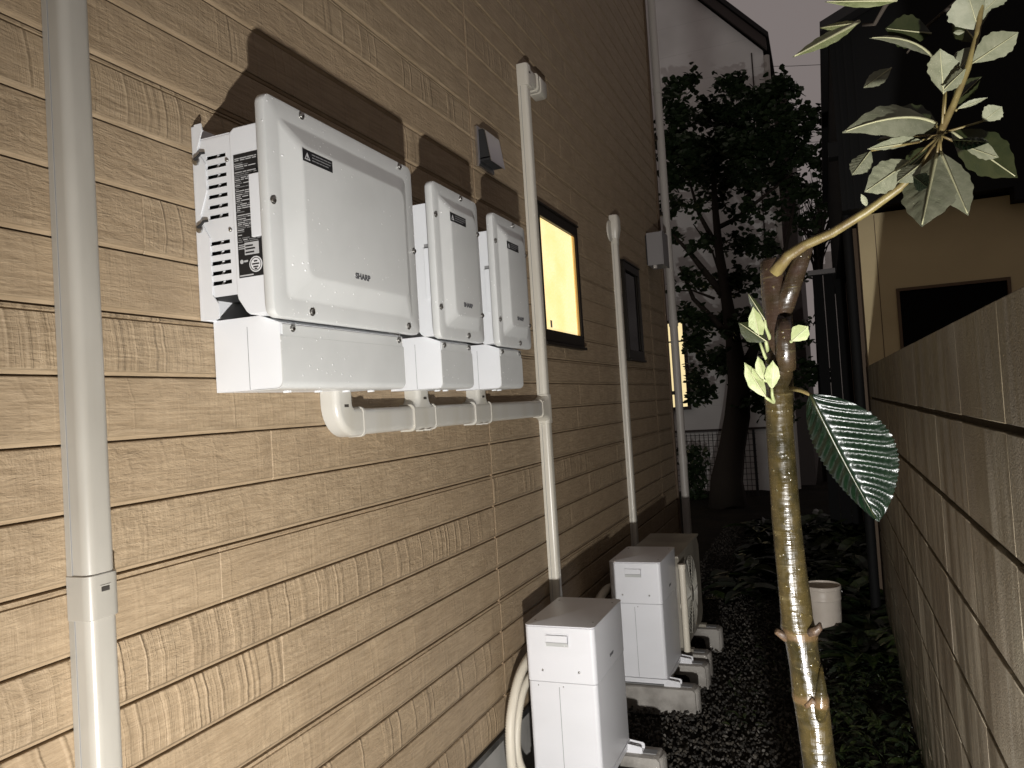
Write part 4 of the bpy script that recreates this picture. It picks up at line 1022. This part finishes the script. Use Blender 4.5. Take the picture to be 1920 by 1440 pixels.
Pb, Sb = scatter_plants(420, (.02, .22), (4.3, 6.5), (.14, .32), protos)
Pc, Sc = scatter_plants(900, (-.75, .2), (5.6, 8.8), (.12, .38), protos)
Pd, Sd = scatter_plants(300, (-.55, -.15), (3.4, 6.0), (.02, .05), protos)
ok = ~((np.abs(Pa[:, 0]+.10) < .13) & (Pa[:, 1] > 4.35) & (Pa[:, 1] < 5.15)); Pa, Sa = Pa[ok], Sa[ok]
patch = (np.sin(Pa[:, 0]*31+1.)+np.sin(Pa[:, 1]*9.+Pa[:, 0]*14)+rng.normal(0, .5, len(Pa))) > -.5; Pa, Sa = Pa[patch], Sa[patch]
P = np.concatenate([Pa, Pb, Pc, Pd]); SC = np.concatenate([Sa, Sb, Sc, Sd])
me = scatter_mesh('undergrowth', protos, P, rand_rot(len(P), .45), SC, ['undergreen', mat('undergrowth_dark', (.008, .014, .005), .45, .4)], slots=rng.choice([0, 1], len(P), p=[.5, .5]).tolist())
tag(link('undergrowth', me, kind='stuff'), 'low leafy undergrowth filling the strip by the block wall', 'undergrowth')

# bucket
BX, BY = -.100, 4.82
bk = thing('bucket', 'white plastic bucket standing in the weeds behind the loquat trunk', 'bucket', (BX, BY, GZ-.02))
prof = [(.086, 0), (.089, .004), (.094, .12), (.0975, .245), (.1005, .248), (.1005, .262), (.0985, .265), (.0995, .305), (.1035, .308), (.1035, .326), (.0995, .328), (.096, .32), (.090, .05), (.085, .012)]
mb = MB(); mb.loops([[(BX+r_*math.cos(2*math.pi*i/36), BY+r_*math.sin(2*math.pi*i/36), GZ-.02+z) for i in range(36)] for r_, z in prof]); part('pail', mb, 'bucket', bk, smooth=True)
part('wire_handle', MB().tube([(BX+.1065*math.cos(R(a)), BY+.05*math.sin(R(a)), GZ+.275-.10*math.sin(R(a))) for a in range(0, 181, 12)], .0022, 6), 'screw', bk, smooth='all')

# ================================================================== background tree
def tree(name, label, base, limbs, clumps, leaf_sz, nleaf, trunk_r):
    root = thing(name, label, 'tree', base); B = Vector(base)
    mb = MB()
    for pts, rad in limbs: mb.tube([Vector(p) for p in pts], rad, 9)
    part('trunk', mb, 'farbark', root, smooth='all')
    # leaf: rounded, slightly cupped, pointed
    lv = np.array([(0, 0, 0), (.45, .35, .08), (.5, .75, .05), (0, 1.15, -.12), (-.5, .75, .05), (-.45, .35, .08), (0, .6, -.06)]); lf = [(0, 1, 6), (1, 2, 6), (2, 3, 6), (3, 4, 6), (4, 5, 6), (5, 0, 6)]
    P = []
    wts = np.array([c[3]**2*c[4] for c in clumps]); cnt = (wts/wts.sum()*nleaf).astype(int)
    for (cx_, cy_, cz_, r_, d_), n_ in zip(clumps, cnt):
        # twigs inside a clump, leaves along the twigs
        nt = max(3, n_//14)
        dirs = rng.normal(size=(nt, 3)); dirs /= np.linalg.norm(dirs, axis=1, keepdims=True); dirs[:, 2] *= .75
        for d in dirs:
            Lt = r_*rng.uniform(.55, 1.12)
            for t in np.linspace(.35, 1, 14): P.append(np.array((cx_, cy_, cz_))+d*Lt*t+rng.normal(size=3)*.035-np.array((0, 0, .05*t*t)))
    P = np.array(P)-np.array(B)
    me = scatter_mesh('crown', [(lv, lf)], P, rand_rot(len(P), .9), rng.uniform(.7, 1.2, len(P))*leaf_sz, ['tangreen'])
    link('crown', me, root, kind='stuff'); return root
bx, by = -1.30, 10.3
T = lambda x, y: at(x, y, 10.3)
tk = [T(1365, 955), T(1362, 900), T(1372, 840), T(1382, 780), T(1385, 720), T(1375, 640), T(1362, 560), T(1348, 470), T(1340, 380), T(1335, 260)]
limbs = [(tk, [.26, .21, .17, .165, .14, .10, .075, .055, .04, .02]),
         ([T(1362, 560), T(1330, 520), T(1290, 470), T(1262, 440)], [.06, .045, .03, .015]), ([T(1385, 720), T(1420, 640), T(1450, 560), T(1470, 480), T(1490, 380)], [.09, .06, .045, .03, .015]),
         ([T(1340, 430), T(1380, 410), T(1430, 370), T(1480, 330)], [.035, .03, .02, .01]), ([T(1375, 640), T(1340, 600), T(1300, 560), T(1275, 500)], [.06, .04, .03, .015]), ([T(1348, 470), T(1310, 400), T(1290, 330)], [.04, .025, .012]),
         ([T(1262, 545), T(1300, 545), T(1340, 560)], [.008, .012, .02]), ([T(1300, 420), T(1335, 470), T(1352, 520)], [.008, .012, .02])]
cl = []
def C(x, y, r, d=1., dy=0.): p = at(x, y, 10.3+dy); cl.append((p.x, p.y, p.z, r, d))
for x, y, r, d in ((1262, 165, .24, 1.2), (1296, 150, .20, 1.1), (1275, 215, .36, 1.3), (1330, 215, .38, 1.3), (1365, 160, .30, 1.3), (1385, 215, .40, 1.4), (1430, 190, .40, 1.4), (1460, 165, .30, 1.2), (1480, 210, .36, 1.1), (1260, 270, .36, 1.4), (1310, 275, .42, 1.5),
                   (1365, 275, .44, 1.5), (1420, 265, .44, 1.5), (1470, 260, .38, 1.2), (1505, 235, .24, .8), (1530, 215, .20, .7), (1510, 285, .26, .8), (1540, 300, .22, .6), (1270, 325, .36, 1.2), (1320, 330, .38, 1.2), (1375, 330, .40, 1.1), (1425, 325, .38, 1.0),
                   (1470, 325, .34, .8), (1500, 350, .30, .7), (1530, 370, .30, .6), (1260, 385, .24, .9), (1300, 375, .22, .5), (1350, 380, .24, .5), (1400, 385, .28, .6), (1455, 385, .28, .6), (1500, 410, .26, .6), (1265, 440, .24, .7), (1310, 455, .26, .6),
                   (1350, 445, .24, .6), (1400, 455, .30, .9), (1445, 450, .30, .8), (1275, 520, .26, .6), (1325, 520, .26, .6), (1380, 520, .32, 1.1), (1435, 530, .34, 1.2), (1480, 520, .24, .7), (1300, 590, .30, 1.0), (1350, 600, .34, 1.3), (1400, 610, .36, 1.4), (1450, 620, .34, 1.3),
                   (1305, 650, .28, 1.1), (1350, 670, .32, 1.3), (1410, 690, .34, 1.4), (1460, 690, .32, 1.2), (1295, 700, .20, 1.0), (1320, 725, .24, 1.1), (1420, 745, .28, 1.2), (1470, 770, .30, 1.0), (1300, 750, .14, .7), (1500, 620, .3, 1.0), (1520, 700, .3, 1.)):
    C(x, y, r, d, random.uniform(-.5, .5))
tree('broadleaf_tree', 'dark broadleaf tree with stout trunk past the end of the passage', (T(1365, 955).x, 10.3, GZ-.03), limbs, cl, .075, 13500, .25)
# bare twiggy tree further back
bt = thing('bare_tree', 'leafless twiggy tree faint against the sky by the black-clad house', 'tree', (.1, 13., GZ-.03))
mb = MB(); b0 = at(1535, 700, 13.)
mb.tube([(b0.x, 13., GZ-.05), at(1532, 560, 13.), at(1535, 480, 13.)], [.06, .05, .04], 8)
for i in range(70):
    s0 = at(1535+random.uniform(-8, 8), random.uniform(430, 520), 13.); a = random.uniform(-1.2, 1.0)
    e0 = at(1535+90*math.sin(a)*random.uniform(.3, 1), 480-170*math.cos(a)*random.uniform(.5, 1), 13+random.uniform(-.6, .6)); mid = (s0+e0)/2+Vector((random.uniform(-.08, .08), 0, .08))
    mb.tube([s0, mid, e0], [.016, .009, .003], 4)
part('trunk', mb, 'farbark', bt)

# shrub leaves climbing on the fence are part of a small shrub
sh = thing('fence_shrub', 'small dark shrub growing against the wire fence', 'shrub', (at(1305, 935, 11.1).x, 11.1, GZ-.02))
lv = np.array([(0, 0, 0), (.4, .5, .06), (0, 1.1, -.1), (-.4, .5, .06)]); lf = [(0, 1, 2), (0, 2, 3)]
P = []
for i in range(420):
    p = at(random.gauss(1303, 11), random.uniform(840, 940), 11.1+random.uniform(-.12, .12)); P.append((p.x-sh.location.x, p.y-sh.location.y, max(p.z, GZ)-sh.location.z))
link('foliage', scatter_mesh('foliage', [(lv, lf)], np.array(P), rand_rot(len(P), 1.2), rng.uniform(.06, .10, len(P)), ['tangreen']), sh, kind='stuff')
part('stem', MB().tube([(sh.location.x, 11.1, GZ-.02), (sh.location.x+.02, 11.1, .5), (sh.location.x-.03, 11.1, .8)], [.015, .010, .004], 6), 'farbark', sh)

# ================================================================== pale house at the end, fence, far silhouettes
ph = thing('pale_house', 'pale two-storey house with a dark sloping gable edge past the passage end', 'house', (-2.4, 13.5, GZ))
PY = 12.0
cxr = at(1430, 95, PY); zc = cxr.z; xr_ = cxr.x
sl = (7.70-zc)/(xr_+1.50); apx = -4.2; apz = zc+(xr_-apx)*sl
part('wall', MB().prism([(xr_, GZ-.05), (xr_, zc), (apx, apz), (-7.8, zc), (-7.8, GZ-.05)], 'y', PY, 18), 'pale', ph)
part('barge_board', MB().loops([[(xr_+.06, y, zc-.02), (xr_+.06, y, zc+.14), (apx, y, apz+.17), (apx, y, apz)] for y in (PY-.10, PY-.005)]), 'barge', ph)
part('roof', MB().loops([[(xr_+.10, y, zc+.12), (xr_+.10, y, zc+.2), (apx, y, apz+.28), (apx, y, apz+.18)] for y in (PY-.14, 18.2)]), 'roofing', ph)
part('corner_downpipe', MB().tube([(xr_+.045, PY-.03, GZ), (xr_+.045, PY-.03, zc-.1)], .045, 10), 'pole', ph, smooth=True)
part('corner_trim', MB().box(xr_-.17, xr_-.15, PY-.012, PY-.001, GZ, zc), 'barge', ph)
part('side_return', MB().box(xr_+.001, xr_+.28, PY+.5, 17.5, GZ-.05, zc-.35), 'barge', ph)
wv = at(1290, 598, PY); wv2 = at(1290, 768, PY); wx0, wx1 = -2.62, wv.x-.04
w3 = MB(); q = .05; wz0, wz1 = wv2.z, wv.z
w3.box(wx0, wx1, PY-.05, PY-.002, wz1-q, wz1); w3.box(wx0, wx1, PY-.05, PY-.002, wz0, wz0+q); w3.box(wx0, wx0+q, PY-.05, PY-.002, wz0+q, wz1-q); w3.box(wx1-q, wx1, PY-.05, PY-.002, wz0+q, wz1-q)
zm = wz0+(wz1-wz0)*.76
w3.box(wx0+q, wx1-q, PY-.048, PY-.003, zm-.012, zm+.012)
pw = part('window', w3, 'barge', ph); pw['label'] = 'tall window glowing pale yellow'
subpart('pane', MB().box(wx0+q-.002, wx1-q+.002, PY-.03, PY-.012, wz0+q-.002, wz1-q+.002), 'litroom', ph, pw)
part('base_course', MB().box(-7.0, xr_-.02, PY-.03, PY-.002, .98, 1.01), 'barge', ph)

fc = thing('wire_fence', 'dark welded wire fence in front of the pale house', 'fence', (-1.7, 11.35, GZ))
fy = 11.35; fx0, fx1 = at(1255, 930, fy).x, at(1425, 930, fy).x; fz1 = at(1350, 812, fy).z
mp = MB()
for x in np.arange(fx0, fx1, .062): mp.tube([(x, fy, GZ-.02), (x, fy, fz1)], .0042, 4)
for z in np.arange(GZ+.05, fz1+.01, .082): mp.tube([(fx0, fy, z), (fx1, fy, z)], .0042, 4)
part('mesh_panel', mp, 'fence', fc)
for x in (fx0+.1, (fx0+fx1)/2+.22, fx1-.03): part('post', MB().tube([(x, fy+.03, GZ-.02), (x, fy+.03, fz1+.03)], .02, 8), 'fence', fc)

dw = thing('dark_fence', 'tall dark board fence with a pale capping by the black-clad house', 'fence', (.05, 8.3, GZ))
fa, fb_ = at(1522, 508, 8.3), at(1562, 505, 8.3)
for i in range(4):
    x0 = fa.x+(.36-fa.x)*i/4; x1 = fa.x+(.36-fa.x)*(i+1)/4-.006
    part('board', MB().box(x0, x1, 8.3, 8.33, GZ-.02, fa.z-.05), 'blackclad', dw)
part('capping', MB().box(fa.x-.04, .38, 8.26, 8.37, fa.z-.048, fa.z), 'box_grey', dw, bevel=.005)
fbd = thing('far_building', 'low pale building far off, stepped roof against the sky', 'building', (.6, 40, GZ))
q0, q1, q2 = at(1530, 497, 40), at(1547, 482, 40), at(1562, 472, 40)
part('block', MB().box(q0.x, q1.x+.0, 40, 46, GZ-.05, q0.z), 'pale', fbd); part('block', MB().box(q1.x+.004, q2.x+3, 40, 46, GZ-.05, q1.z+.25), 'pale', fbd)
for i, (ya, yb_, Y) in enumerate(((108, 116, 30), (196, 194, 31), (262, 259, 33))):
    a, b2 = at(1230, ya, Y), at(1600, yb_, Y); pts = [a.lerp(b2, t)-Vector((0, 0, .25*4*t*(1-t))) for t in np.linspace(-1.5, 2.5, 30)]
    tag(MB().tube(pts, .010, 5).build('overhead_cable', 'cable'), ('highest', 'middle', 'lowest')[i]+' of the thin overhead cables crossing the dull sky', 'cable', 'overhead cables')
